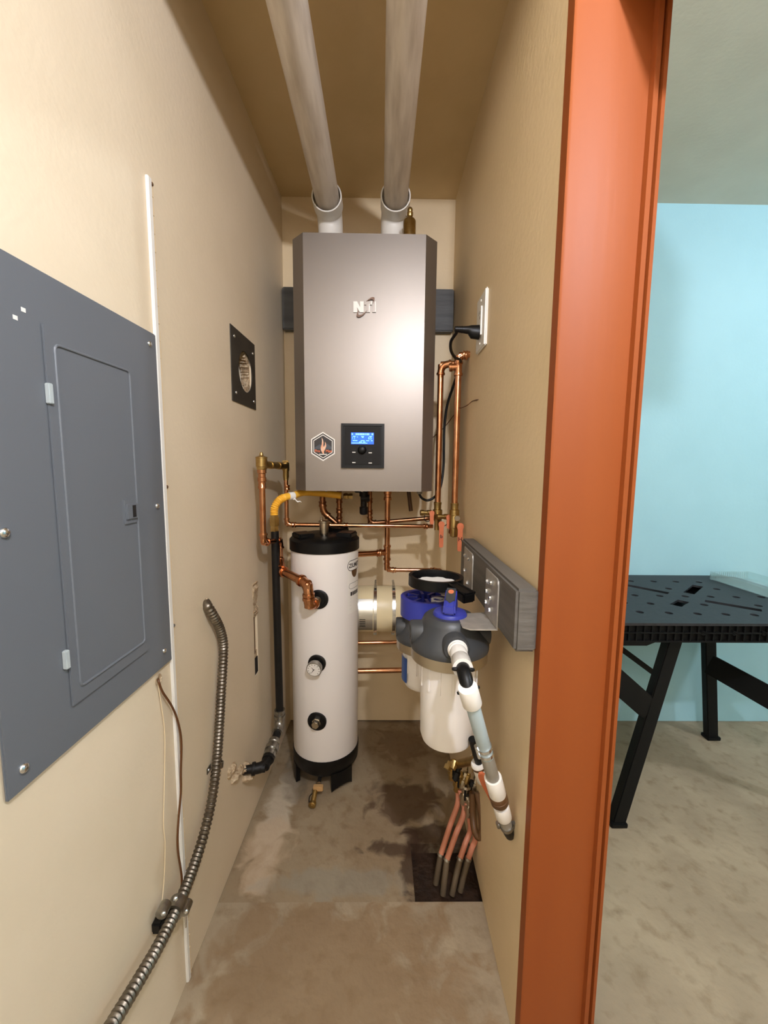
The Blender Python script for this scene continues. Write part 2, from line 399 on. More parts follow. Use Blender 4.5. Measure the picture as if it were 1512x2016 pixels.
# ------------------------------------------------------------------ boiler
BF, BB = 1.37, 1.71
bx0, bx1, bz0, bz1 = -.2475, .1415, 1.078, 1.891
ox0, ox1 = -.2885, .1825
t = thing('wall_boiler', 'silver wall-hung gas boiler with a black control display and chamfered sides', 'boiler', (-.05, 1.55, bz0))
MB().prism([(ox0+.002, 1.44), (ox1-.002, 1.44), (ox1-.002, BB), (ox0+.002, BB)], lambda u, v, w_: V((u, v, w_)), bz0+.004, bz1-.001).build('case', m_silver, t, bevel=.002)
MB().prism([(bx0, BF), (bx1, BF), (ox1, 1.412), (ox1, 1.45), (ox0, 1.45), (ox0, 1.412)], lambda u, v, w_: V((u, v, w_)), bz0, bz1).build('front_panel', m_silver, t).data.set_sharp_from_angle(angle=radians(20))
for sx, px in ((-1, ox0), (1, ox1)):
    MB().box(min(px, px+sx*.010), max(px, px+sx*.010), 1.52, 1.60, 1.75, 1.86).build('side_handle', m_black, t, bevel=.003)
    MB().box(min(px, px+sx*.005), max(px, px+sx*.005), 1.45, 1.50, 1.125, 1.18).build('side_clip', m_black, t, bevel=.001)
def BFm(px, py, out=0.0):                 # pixel on the boiler front plane
    p = A(px, py, BF-out); return p
def FP(cx, cz, y=BF):                      # local (u right, v up, w out) on the boiler front
    return lambda u, v, w_: V((cx+u, y-w_, cz+v))
# logo: N T I and two swooshes
lc = BFm(718, 605); f = FP(lc.x, lc.z)
S = BF/FPX*1.0
def lp(px, py): q = A(px, py, BF); return (q.x-lc.x, q.z-lc.z)
q = lambda x, y: lp(670+x/15.12, 570+y/15.12)
MB().prism([q(390, 365), q(500, 365), q(590, 540), q(590, 365), q(695, 365), q(695, 690), q(580, 690), q(500, 540), q(500, 690), q(390, 690)], f, 0, .004).build('logo_letter', m_white, t)
MB().prism([q(715, 365), q(940, 365), q(940, 468), q(878, 468), q(878, 690), q(770, 690), q(770, 468), q(715, 468)], f, 0, .004).build('logo_letter', m_silver, t)
MB().prism([q(955, 365), q(1060, 365), q(1060, 690), q(955, 690)], f, 0, .004).build('logo_letter', m_silver, t)
for (a, b) in (((850, 455), (880, 690)), ((910, 368), (945, 468)), ((1030, 368), (1060, 690))):
    MB().prism([q(a[0], a[1]), q(b[0], a[1]), q(b[0], b[1]), q(a[0], b[1])], f, .0041, .0048).build('logo_highlight', m_white, t)
MB().prism([q(770, 375), q(840, 310), q(910, 262), q(960, 245), q(1005, 250), q(1022, 275), q(1020, 340), q(985, 420), q(970, 435), q(985, 350), q(960, 318), q(900, 318)], f, .004, .006).build('logo_swoosh', m_swoosh, t)
MB().prism([q(550, 645), q(510, 690), q(485, 770), q(490, 820), q(540, 845), q(600, 835), q(700, 770), q(800, 640), q(760, 670), q(640, 765), q(560, 780), q(535, 755), q(540, 700)], f, .0042, .006).build('logo_swoosh', m_swoosh, t)
# control display
def fpx(px, py): p = A(px, py, BF); return p.x, p.z
x0, z1 = fpx(672, 834); x1, z0 = fpx(756, 922)
cx, cz = (x0+x1)/2, (z0+z1)/2
cp = MB().box(x0, x1, BF-.006, BF+.001, z0, z1).build('control_panel', m_black, t, bevel=.0025)
bz_ = MB(); e_ = .008
for q in ((x0, x1, z1-e_, z1), (x0, x1, z0, z0+e_), (x0, x0+e_, z0+e_, z1-e_), (x1-e_, x1, z0+e_, z1-e_)): bz_.box(q[0], q[1], BF-.011, BF-.005, q[2], q[3])
bz_.build('bezel', m_black, cp)
x0b, z1b = fpx(679, 841); x1b, z0b = fpx(749, 915)
MB().box(x0b, x1b, BF-.0085, BF-.0055, z0b, z1b).build('faceplate', m_face, cp, bevel=.001)
x0b, z1b = fpx(691.5, 852); x1b, z0b = fpx(736, 875)
sw, sh = x1b-x0b, z1b-z0b
plabel(MB().box(x0b, x1b, BF-.0092, BF-.0082, z0b, z1b).build('screen', m_screen, cp), 'lit blue display screen')
fs = FP((x0b+x1b)/2, (z0b+z1b)/2, BF-.0092)
tx = MB()
def bars(row, h, segs):
    for a, b in segs: tx.box(x0b+sw*a, x0b+sw*b, BF-.0096, BF-.0091, z1b-sh*(row+h), z1b-sh*row)
bars(.06, .15, [(.03, .08), (.2, .27), (.28, .36), (.37, .52), (.53, .60), (.62, .66), (.68, .8), (.9, .97)])
bars(.30, .06, [(.09, .2), (.44, .57), (.8, .92)]); bars(.38, .06, [(.47, .55)])
bars(.66, .07, [(.07, .28), (.42, .6), (.66, .8), (.87, .95)]); bars(.78, .06, [(.35, .48), (.53, .63)]); bars(.88, .06, [(.02, .72)])
tx.build('screen_text', m_screentx, cp)
text('11 °', sh*.34, lambda u, v, w_: fs(u-sw*.33, v-sh*.08, w_+.0001), m_screentx, 'screen_digits', cp)
text('65', sh*.34, lambda u, v, w_: fs(u+sw*.33, v-sh*.08, w_+.0001), m_screentx, 'screen_digits', cp)
kx, kz = fpx(713, 886)
MB().lathe((kx, BF-.008, kz), (0, -1, 0), [(0, .0145), (.006, .0135), (.009, .0105), (.0105, .005), (.0108, .0005)], 24).build('control_knob', m_black, cp)
for px, py in ((697, 886), (729, 887), (697, 906), (729, 907)):
    a, b = fpx(px, py); MB().box(a-.006, a+.006, BF-.0115, BF-.008, b-.0035, b+.0045).build('button', m_black, cp, bevel=.0015)
    a, b = fpx(px, py+4.6); MB().box(a-.0055, a+.0055, BF-.0092, BF-.0083, b-.0014, b+.0014).build('button_caption', m_white, cp)
# hexagonal sticker
hx, hz = fpx(636, 879); hr = .0455
def hexa_pts(r): return [(r*sin(pi*k/3)*1.0, r*cos(pi*k/3)*1.06) for k in range(6)]
f = FP(hx, hz)
st = plabel(MB().prism(hexa_pts(hr), f, 0, .0008).build('sticker', m_white, t), 'white edged hexagonal sticker with a flame')
MB().prism(hexa_pts(hr*.90), f, .0008, .0011).build('sticker_ring', m_stick, st)
MB().prism(hexa_pts(hr*.81), f, .0011, .0014).build('sticker_ring', m_white, st)
MB().prism(hexa_pts(hr*.75), f, .0014, .0017).build('sticker_field', m_stick, st)
k = hr*.73
MB().prism([(-k*.86, -.004), (-.3*k, .007), (0, .004), (.45*k, .009), (k*.86, -.002), (k*.86, -.009), (-k*.86, -.009)], f, .0017, .0018).build('sticker_hills', m_stickb, st)
MB().prism([(-.004, .030), (.000, .022), (.002, .012), (.001, .002), (.003, -.002), (.007, .006), (.0065, .016), (.010, .010), (.011, .001), (.007, -.009), (.003, -.017), (.004, -.028), (-.002, -.022), (-.007, -.012), (-.0075, -.003), (-.004, .007), (-.003, .018)], f, .0018, .0021).build('sticker_flame', m_flame, st)
text('Pro', .0125, lambda u, v, w_: f(u-.0185, v-.019, w_+.0021), m_sorange, 'sticker_text', st, offset=.0003)
text('Max', .0125, lambda u, v, w_: f(u+.0195, v-.019, w_+.0021), m_sorange, 'sticker_text', st, offset=.0003)
MB().box(hx-.013, hx+.013, BF-.0021, BF-.0017, hz-.0275, hz-.0245).build('sticker_text', m_white, st)
for px in (642, 713, 784):                # small screws under the front edge
    p = A(px, 967, BF+.004); screw(t, (p.x, BF+.01, bz0), (0, 0, -1), .004)

# grey planks
tag(MB().box(xl(YB)+.004, xr(YB)-.003, 1.712, YB, 1.708, 1.871).build('mounting_plank', m_board2, bevel=.004), 'wide grey painted plank on back wall behind the boiler', 'plank')
bo = MB().hexa([RW(.040, .692, .832), RW(0, .692, .832), RW(0, 1.212, .832), RW(.040, 1.212, .832), RW(.040, .692, .948), RW(0, .692, .948), RW(0, 1.212, .948), RW(.040, 1.212, .948)])
tag(bo.build('filter_ledger', m_board, bevel=.005), 'thick grey painted lumber ledger on right wall holding the filter brackets', 'plank')

# ------------------------------------------------------------------ vent pipes
def vent(px_top, px_e, lab, g, xb):
    e = A(px_e, 386, 1.47)
    t = thing('vent_pipe', lab, 'pipe', (e.x, 1.56, bz1), g)
    r = .0405
    pt = MB()
    x_near = px_top
    pt.cyl((e.x+.001, 1.52, e.z), (x_near, yf+.002, e.z+.004), r, 32)
    pt.build('duct', m_duct, t)
    yb = 1.575
    el = MB()
    path = [V((e.x, 1.52, e.z))] + [p for p in fillet((e.x, 1.50, e.z), (xb, yb, e.z-.012), (xb, yb, bz1), .055, 10)] + [V((xb, yb, bz1-.001))]
    el.tube(path, [.0455]+[.0445]*(len(path)-1), 28, cap=False)
    el.build('elbow', m_pvc, t)
    MB().ring((e.x, 1.468, e.z), (0, 1, 0), .0465, .0505, .055, 36).build('socket', m_pvc, t)
    MB().ring((xb, yb, bz1), (0, 0, 1), .040, .0475, .045, 32).build('collar', m_pvc, t)
    return t
vent(-.204, 643, 'left white vent pipe running from boiler top along the ceiling', 'vent pipes', A(651, 445, 1.575).x)
vent(.038, 779, 'right vent pipe beside the brass air valve on boiler top', 'vent pipes', A(774, 445, 1.575).x)
p = A(806, 459, 1.42); zv = p.z; p.z = bz1
t = thing('air_valve', 'small brass air valve standing on boiler top beside the right vent', 'valve', p)
MB().lathe(p, (0, 0, 1), [(0, .015), (.004, .0205), (zv-bz1+.035, .0205), (zv-bz1+.041, .017), (zv-bz1+.044, .010), (zv-bz1+.050, .0085)], 20).build('body', m_brass, t)
MB().lathe(p+V((.001, 0, zv-bz1+.050)), (0, 0, 1), [(0, .0085), (.004, .010), (.012, .010), (.014, .007), (.020, .009), (.026, .007), (.029, .003)], 14).build('cap', m_brass, t)
MB().box(p.x-.013, p.x-.009, p.y-.012, p.y-.004, zv+.046, zv+.068).build('clip', m_nickel, t, bevel=.001)

# ------------------------------------------------------------------ hot water buffer tank
TX, TY, TR = -.196, 1.453, .121
t = thing('buffer_tank', 'white cylindrical buffer tank with black lid and black feet on the floor', 'tank', (TX, TY, 0))
MB().lathe((TX, TY, .108), (0, 0, 1), [(0, TR-.012), (.004, TR-.003), (.012, TR), (.760, TR), (.768, TR-.002)], 56).build('jacket', m_tank, t)
lid = MB().lathe((TX, TY, .868), (0, 0, 1), [(0, TR-.004), (0, TR+.0035), (.035, TR+.0035), (.043, TR-.004), (.046, TR-.02), (.050, TR-.03), (.050, .001)], 56)
ld = lid.build('lid', m_black, t)
for a in (-2.55, -.25, 1.1): 
    c, s_ = cos(a), sin(a)
    fn = lambda u, v, w_, c=c, s_=s_: V((TX+c*u-s_*v, TY+s_*u+c*v, w_))
    MB().box(.055, .112, -.035, .035, .912, .930, fn).build('lid_lug', m_black, ld, bevel=.004)
MB().lathe((TX, TY, .048), (0, 0, 1), [(0, TR-.02), (.022, TR+.0005), (.058, TR+.0025), (.072, TR+.0025), (.072, TR-.02)], 56).build('base_ring', m_black, t)
for a0, a1 in ((-74, -33), (-187, -146), (33, 74)):   # curved feet, hollowed between their two toes
    segs = 12; rin, rout = TR-.014, TR+.002; rg = []
    for i in range(segs+1):
        u = i/segs; ang = radians(a0+(a1-a0)*u); zb = .001+.016*sin(pi*u)**.7
        c_, s_ = cos(ang), sin(ang)
        rg.append([V((TX+c_*rin, TY+s_*rin, zb)), V((TX+c_*rout, TY+s_*rout, zb)), V((TX+c_*rout, TY+s_*rout, .07)), V((TX+c_*rin, TY+s_*rin, .07))])
    MB().rings(rg).build('foot', m_black, t)
def tank_dir(px, py):                      # where the view ray meets the jacket
    d = ray(px, py); ax, ay = CAM.x-TX, CAM.y-TY
    a = d.x**2+d.y**2; b = 2*(ax*d.x+ay*d.y); c = ax*ax+ay*ay-TR*TR
    tt = (-b-sqrt(max(b*b-4*a*c, 0)))/(2*a); p = CAM+d*tt
    return p, V((p.x-TX, p.y-TY, 0)).normalized()
ports = []
for (px, py, r) in ((627, 1180, .0335), (624, 1306, .031), (624, 1420, .0335)):
    p, d = tank_dir(px, py); ports.append((p, d))
    MB().lathe(p-d*.006, d, [(0, r), (.008, r), (.0095, r-.002), (.0095, r*.72), (.0075, r*.66), (.0075, .001)], 28).build('port_ring', m_black, t)
p, d = ports[1]
pc = p + V((-.006, -.036, -.006))
th = MB().lathe(p, pc-p, [(0, .012), (.012, .018), (.016, .0245), (.034, .0265), (.035, .024)], 24).build('thermometer', m_steel, t)
dd = (pc-p).normalized(); u = V((0, 0, 1)).cross(dd).normalized()*1.0; upv = dd.cross(u)
fd = lambda a, b, w_: p+dd*(.0352+w_)+u*a+upv*b
plabel(MB().prism([(.0235*cos(2*pi*i/24), .0235*sin(2*pi*i/24)) for i in range(24)], fd, 0, .0004).build('dial', m_white, th), 'white dial face')
nd = MB()
for a0, ln in ((radians(235), .018), (radians(130), .012), (radians(20), .005)):
    nd.prism([(-.0014*sin(a0), .0014*cos(a0)), (.0014*sin(a0), -.0014*cos(a0)), (ln*cos(a0)+.0004*sin(a0), ln*sin(a0)), (ln*cos(a0)-.0004*sin(a0), ln*sin(a0))], fd, .0005, .0009)
for i in range(10):
    a0 = radians(-45+30*i); c, s_ = cos(a0), sin(a0)
    nd.prism([(.017*c+.0008*s_, .017*s_-.0008*c), (.0215*c+.0008*s_, .0215*s_-.0008*c), (.0215*c-.0008*s_, .0215*s_+.0008*c), (.017*c-.0008*s_, .017*s_+.0008*c)], fd, .0005, .0008)
nd.build('needle', m_ink, th)
p, d = ports[2]
MB().lathe(p, d, [(0, .016), (.010, .016), (.010, .014), (.026, .013), (.026, .002)], 6).build('plug', m_nickel, t, bevel=.001)
# printed label wrapped round the jacket's right side
def on_tank(a0, z0, out=.0006):
    def fn(u, v, w_):
        a = a0+u/TR; r = TR+out+w_; return V((TX+r*cos(a), TY+r*sin(a), z0+v))
    return fn
ca = radians(-24)
sheet = MB(); n = 14; fn = on_tank(ca, .822, .0003)
sheet.rings([[fn(-.040+.080*i/n, v, w_) for v, w_ in ((-.175, 0), (.055, 0), (.055, .0004), (-.175, .0004))] for i in range(n+1)])
sh_ = plabel(sheet.build('label', m_white, t), 'white paper label printed with a brand mark')
fn = on_tank(ca, .818, .0008)
def oval(w_, h, n=36, r=None):
    r = h if r is None else r; out = []
    for i in range(n):
        a = 2*pi*i/n; out.append(((w_-r)*(1 if cos(a) > 0 else -1)+r*cos(a), r*sin(a)))
    return out
def loop(mb, pts, th_, fn):
    n = len(pts)
    for i in range(n):
        a, b = pts[i], pts[(i+1) % n]
        L_ = math.hypot(b[0]-a[0], b[1]-a[1]) or 1e-6; nx, ny = -(b[1]-a[1])/L_*th_/2, (b[0]-a[0])/L_*th_/2
        k = max(1, int(L_/.006))
        for j in range(k):
            p0 = (a[0]+(b[0]-a[0])*j/k, a[1]+(b[1]-a[1])*j/k); p1 = (a[0]+(b[0]-a[0])*(j+1)/k, a[1]+(b[1]-a[1])*(j+1)/k)
            mb.poly([fn(p0[0]-nx, p0[1]-ny, 0), fn(p1[0]-nx, p1[1]-ny, 0), fn(p1[0]+nx, p1[1]+ny, 0), fn(p0[0]+nx, p0[1]+ny, 0)])
mb = MB(); loop(mb, oval(.040, .018), .0022, fn); mb.build('label_oval', m_ink, sh_)
text('ZILMET', .021, lambda u, v, w_: fn(u, v-.007, w_), m_ink, 'label_word', sh_, offset=.0004)
mb = MB()
pts = [(.020*sin(-pi/2+pi*i/12), -.019-.026*cos(-pi/2+pi*i/12)) for i in range(13)]
for i in range(12): mb.poly([fn(*pts[i], 0), fn(*pts[i+1], 0), fn(pts[i+1][0], -.019, 0), fn(pts[i][0], -.019, 0)])
mb.build('label_shield', m_brown, sh_)
mb = MB(); loop(mb, [(x, y-.073) for x, y in oval(.033, .010)], .0012, fn); mb.build('label_oval', m_ink, sh_)
mb = MB()
for i in range(5): mb.poly([fn(-.026+i*.011, -.108, 0), fn(-.017+i*.011, -.108, 0), fn(-.017+i*.011, -.094, 0), fn(-.026+i*.011, -.094, 0)])
for r_ in range(4): mb.poly([fn(-.024, -.12-r_*.012, 0), fn(.02, -.12-r_*.012, 0), fn(.02, -.116-r_*.012, 0), fn(-.024, -.116-r_*.012, 0)])
mb.build('label_print', m_ink, sh_)
# air vent on the lid
p = A(638, 1052, 1.43); p.z = .916
t = thing('automatic_air_vent', 'stubby nickel air vent standing on the tank lid', 'valve', p)
MB().lathe(p, (0, 0, 1), [(0, .011), (.006, .011), (.008, .0155), (.038, .0165), (.046, .0165), (.048, .0195), (.052, .0195), (.054, .016), (.054, .002)], 24).build('body', m_nickel, t)
MB().cyl(p+V((-.009, -.004, .053)), p+V((-.009, -.004, .066)), .004, 12).build('stem', m_nickel, t)
# drain valve beneath the tank
p = G(624, 1555, .055); p = V((-.205, 1.345, .050))
t = thing('drain_valve', 'small boiler drain valve with a tan lever hanging under the white tank', 'valve', (p.x, 1.30, .0))
MB().cyl((p.x, 1.40, .052), (p.x, 1.325, .045), .008, 14).build('nipple', m_chrome, t)
v0 = V((p.x-.006, 1.315, .040))
MB().box(v0.x-.012, v0.x+.022, 1.305, 1.322, .030, .047).build('lever', m_tan, t, bevel=.002)
MB().tube([V((v0.x-.004, 1.312, .034)), V((v0.x-.006, 1.29, .022)), V((v0.x-.008, 1.272, .012))], .0085, 14).build('spout', m_brass, t)
MB().lathe((v0.x-.008, 1.276, .014), (-.1, -.9, -.1), [(0, .0125), (.010, .0125), (.012, .010), (.012, .006), (.015, .005), (.015, .001)], 18).build('hose_cap', m_brass, t)
MB().tube(smooth([V((v0.x-.010, 1.303, .030)), V((v0.x-.022, 1.292, .024)), V((v0.x-.020, 1.275, .012)), V((v0.x-.010, 1.266, .010))], 6), .0016, 8).build('cap_strap', m_black, t)

# ------------------------------------------------------------------ copper work
# left loop: relief riser beside the wall, tee behind the gas pipe, return into the front of the tank
r = .0095
rt = A(515.5, 935, 1.27); x_, y_ = rt.x, 1.27
t = thing('copper_riser_loop', 'copper riser with relief head on left wall looping into the front of white tank', 'pipe', (x_, y_, A(517, 1068, 1.27).z))
ztop = A(515, 898, 1.27).z; zb = A(517, 1068, 1.27).z
back = V((-.345, 1.405, zb-.016)); 
MB().cyl((x_, y_, zb), (x_, y_, ztop-.04), r, 16).build('pipe', m_copper, t)
MB().lathe((x_, y_, ztop-.100), (0, 0, 1), [(0, r), (0, .013), (.006, .013), (.008, .0115), (.020, .0115), (.022, .0135), (.034, .0135), (.036, .0115), (.046, .0115), (.048, .014), (.060, .0145)], 18).build('reducer', m_copper, t)
MB().lathe((x_, y_, ztop-.044), (0, 0, 1), [(0, .013), (.004, .0155), (.010, .0155), (.012, .0175), (.038, .0175), (.039, .0185), (.041, .0185), (.046, .006), (.050, .006), (.056, .0035)], 18).build('relief_head', m_brass, t)
MB().lathe((x_, y_, ztop-.026), (0, 1, 0), [(0, .010), (.018, .010)], 6).build('side_outlet', m_brass, t)
fit_elbow(t, (x_, y_, ztop), (x_, y_, zb), back, r)
MB().cyl((x_, y_, zb), back, r, 16).build('pipe', m_copper, t)
tee = V((back.x, back.y-.005, A(553, 1112, 1.4).z))
fit_elbow(t, (x_, y_, zb), back, tee, r)
MB().cyl(back, tee-V((0, 0, .01)), r, 16).build('pipe', m_copper, t)
pp, pd = ports[0]
elb2 = V((A(608, 1196, 1.285).x, 1.285, A(608, 1196, 1.285).z)); elb1 = V((elb2.x, elb2.y, A(604, 1150, 1.285).z))
r2 = .0145
lo = V((tee.x+.005, tee.y-.02, A(556, 1124, 1.37).z))
MB().lathe(tee+V((0, 0, .02)), (lo-tee).normalized() if (lo-tee).length > .01 else (0, 0, -1), [(0, .011), (0, .014), (.008, .014), (.01, .012), (.022, .012), (.024, .0155), (.036, .017), (.045, .017)], 18).build('reducing_tee', m_copper, t)
MB().cyl(lo, elb1, r2, 20).build('pipe', m_copper, t)
fit_collar(t, lo+(elb1-lo).normalized()*.012, elb1-lo, r2, .02)
fit_elbow(t, lo, elb1, elb2, r2, .034)
MB().cyl(elb1, elb2, r2, 20).build('pipe', m_copper, t)
fit_elbow(t, elb1, elb2, pp, r2, .026)
MB().lathe(pp-pd*.004, elb2-pp, [(0, .011), (.008, .011), (.008, .0145), (.018, .0145), (.018, .0125), (.024, .0125), (.024, .016), (.034, .016)], 8).build('port_nipple', m_nickel, t)

# back loop: from the relief head along the wall, down, across behind the tank to the valves
yM = 1.50; r = .0075
t = thing('copper_supply_run', 'thin copper supply run crossing behind the tank to the right-hand valves', 'pipe', (-.33, yM, A(700, 1033, yM).z))
pA = V((x_+.003, y_+.022, ztop-.026)); zA = pA.z
pB = V((A(563, 940, 1.46).x, 1.46, zA-.004)); pB.y = 1.46
MB().lathe(pA, pB-pA, [(0, .0125), (.02, .0125), (.02, .0105), (.04, .0105), (.04, .0125), (.062, .0125), (.064, .0115), (.1, .0115), (.1, .013), (.125, .013), ((pB-pA).length, .011)], 16).build('threaded_nipple', m_brass, t)
MB().lathe(pB+V((0, 0, .016)), (0, 0, -1), [(0, .004), (.004, .012), (.03, .0125), (.034, .0105), (.055, .0105), (.06, .009), (.066, .009)], 16).build('brass_elbow', m_brass, t)
MB().box(pB.x-.012, pB.x+.010, pB.y-.004, pB.y+.004, pB.z+.014, pB.z+.020).build('vent_tab', m_brass, t, bevel=.001)
zM = A(700, 1033, yM).z
c1 = V((pB.x, pB.y, zM+.004)); c1b = V((pB.x+.004, pB.y, zM+.004)); pM1 = V((A(852, 1036, yM).x, yM, zM-.004))
MB().cyl(pB, c1, r, 14).build('pipe', m_copper, t)
fit_collar(t, A(565, 960, 1.46), (0, 0, 1), r, .018)
fit_elbow(t, pB, c1, pM1, r)
MB().cyl(c1, pM1, r, 14).build('pipe', m_copper, t)
for px in (583, 648, 682, 838): 
    s_ = (A(px, 1033, yM).x-c1.x)/(pM1.x-c1.x); fit_collar(t, c1+(pM1-c1)*s_, pM1-c1, r, .016)
# rear return run, partly hidden
yR = 1.60
t = thing('copper_return_run', 'slanted copper return pipe running behind the straight supply run', 'pipe', (.1, yR, .95))
a_, b_ = A(728, 1030, yR), A(846, 1020, yR)
a2 = V((a_.x, yR, a_.z)); a3 = A(728, 975, yR)
MB().cyl(a2, b_, .0085, 14).build('pipe', m_copperd, t)
MB().cyl(a2, V((a_.x, yR, bz0+.004)), .0085, 14).build('pipe', m_copperd, t)
fit_elbow(t, V((a_.x, yR, bz0)), a2, b_, .0085, None, m_copperd)
for py in (985, 1008): fit_collar(t, A(728, py, yR), (0, 0, 1), .0085, .02, m_copperd)
# risers under the boiler on the left
t = thing('curved_boiler_tailpiece', 'dark copper tailpiece curving down from boiler underside behind the tank vent', 'pipe', (-.2, 1.56, 1.0))
q0, q1, q2 = A(634, 978, 1.56), A(636, 1008, 1.56), A(662, 1030, 1.56)
q0.z = bz0+.004
MB().cyl(q0, q1, .011, 16).build('pipe', m_copperd, t); MB().cyl(q1, q2, .011, 16).build('pipe', m_copperd, t)
fit_elbow(t, q0, q1, q2, .011, .022, m_copperd); fit_collar(t, A(635, 992, 1.56), (0, 0, 1), .011, .02, m_copperd)
t = thing('straight_boiler_tailpiece', 'short dark copper tailpiece with union dropping from boiler underside', 'pipe', (-.165, 1.58, .99))
q0, q1 = A(668, 975, 1.58), A(668, 1032, 1.58); q0.z = bz0+.004
MB().cyl(q0, q1, .0095, 16).build('pipe', m_copperd, t)
for py in (985, 1005, 1022): fit_collar(t, A(668, py, 1.58), (0, 0, 1), .0095, .02, m_copperd, 'union')
# centre drop with a tee into the tank and a tail to the vessel
yT = 1.55; r = .0105
t = thing('copper_drop_with_tee', 'copper drop from boiler with a tee feeding the white tank', 'pipe', (.03, yT, .75))
top, tee_, low = A(762, 975, yT), A(762, 1088, yT), A(764, 1122, yT)
top.z = bz0+.004; xx = tee_.x; top.x = tee_.x = low.x = xx
MB().cyl(top, low, r, 16).build('pipe', m_copper, t)
MB().lathe((xx, yT, bz0), (0, 0, -1), [(0, .015), (.02, .015), (.022, .013), (.032, .013), (.034, .015), (.044, .015)], 16).build('union', m_copper, t)
fit_tee(t, tee_, (0, 0, 1), (-1, 0, 0), r)
tl = V((TX+.10, 1.50, tee_.z+.002))
MB().cyl(tee_, tl, r, 16).build('pipe', m_copper, t); fit_collar(t, tee_+(tl-tee_).normalized()*.035, tl-tee_, r, .014)
el = V((A(866, 1122, yT).x, yT, low.z)); er_ = V((el.x+.004, yT-.09, low.z-.03))
r = .0080
MB().cyl(low, el, r, 14).build('pipe', m_copper, t); fit_elbow(t, tee_, low, el, r*1.1); 
for px in (776, 851): fit_collar(t, V((A(px, 1122, yT).x, yT, low.z)), (1, 0, 0), r, .016)
fit_elbow(t, low, el, er_, r); MB().cyl(el, er_, r, 14).build('pipe', m_copper, t)
# two low pipes from the tank to the right
for py, lab, rr in ((1262, 'upper of two low copper pipes behind the filters beside white tank', .0075), (1317, 'lower of two low copper pipes between white tank and filters', .0105)):
    yy = 1.60; a_ = A(700, py, yy); z = a_.z
    t = thing('low_copper_pipe', lab, 'pipe', (0, yy, z-.01), 'low copper pipes')
    MB().cyl((TX+.05, yy-.02, z), (.262, yy, z), rr, 16).build('pipe', m_copper, t)
    fit_collar(t, (.20, yy, z), (1, 0, 0), rr, .016)
# right wall risers with valves and orange handles
def handle(parent, top, w_, ln, m=None, marks=None, thick=.006, tilt=0.0):
    """lever hanging down from its stem"""
    mb = MB()
    n = 10; pr = []
    pr = [(-w_*.5, 0), (-w_*.36, w_*.36), (0, w_*.5), (w_*.36, w_*.36), (w_*.5, 0), (w_*.36, -w_*.5), (w_*.34, -ln+w_*.2), (w_*.2, -ln), (-w_*.2, -ln), (-w_*.34, -ln+w_*.2), (-w_*.36, -w_*.5)]
    fn = lambda u, v, d: V((top.x+u, top.y-d, top.z+v))
    mb.prism(pr, fn, 0, thick)
    h = mb.build('lever', m or m_orangep, parent, bevel=.001)
    if marks:
        text(marks, w_*.8, lambda u, v, d: fn(u, v-ln*.5-w_*.3, thick+d), m_ink, 'lever_mark', h, ext=.0002, offset=.0003)
    return h
yV = 1.38
rz = A(897, 1008, yV).z
t = thing('right_copper_riser', 'tall copper riser beside right wall with long orange lever below it', 'pipe', (.24, yV, .9))
wp = RWP(927, 697); x_ = A(899, 850, yV).x
ztop = A(906, 700, yV).z
MB().cyl((x_, yV, ztop), (xr(yV)+.01, yV-.004, ztop+.004), .0103, 16).build('pipe', m_copper, t)
fit_elbow(t, (x_, yV, rz), (x_, yV, ztop), (xr(yV), yV, ztop), .0103, .022)
fit_collar(t, (xr(yV)-.014, yV, ztop+.002), (1, 0, 0), .0103, .016)
MB().cyl((x_, yV, ztop), (x_, yV, rz-.02), .0103, 16).build('pipe', m_copper, t)
fit_tee(t, (x_, yV, A(897, 722, yV).z), (0, 0, 1), (-1, .35, 0), .0103)
MB().lathe((x_, yV, A(897, 990, yV).z), (0, 0, -1), [(0, .0125), (.003, .0145), (.012, .013), (.022, .013), (.024, .017), (.042, .017), (.044, .014), (.062, .016), (.085, .0165), (.087, .013), (.115, .013), (.118, .009)], 12).build('ball_valve', m_brass, t)
MB().cyl((x_+.006, yV-.012, A(903, 1019, yV).z), (x_+.006, yV-.026, A(903, 1019, yV).z), .009, 14).build('valve_stem', m_nickel, t)
hp = A(906, 1036, yV-.035)
handle(t, V((hp.x, hp.y, hp.z)), .024, .085, marks='H')
MB().cyl((x_, yV, rz-.05), (x_-.004, yV+.015, A(896, 1050, yV).z), .0125, 14).build('tail_elbow', m_copperd, t)
y2 = 1.43
t = thing('left_copper_riser', 'copper riser with elbowed top standing left of the tall wall riser', 'pipe', (.2, y2, .9))
x2 = A(865, 850, y2).x; z2 = A(880, 718, y2).z; zb2 = A(863, 1010, y2).z
run(t, [(x2, y2, zb2-.02), (x2, y2, z2), (x_+.01, yV+.03, z2)], .0103, er=.03)
MB().lathe((x2, y2, A(865, 988, y2).z), (0, 0, -1), [(0, .0125), (.003, .0145), (.014, .0125), (.026, .0125), (.028, .017), (.044, .017), (.046, .013), (.064, .014), (.07, .010), (.10, .010)], 12).build('ball_valve', m_brass, t)
hp = A(869, 1032, y2-.03); handle(t, hp, .022, .082, marks='b')
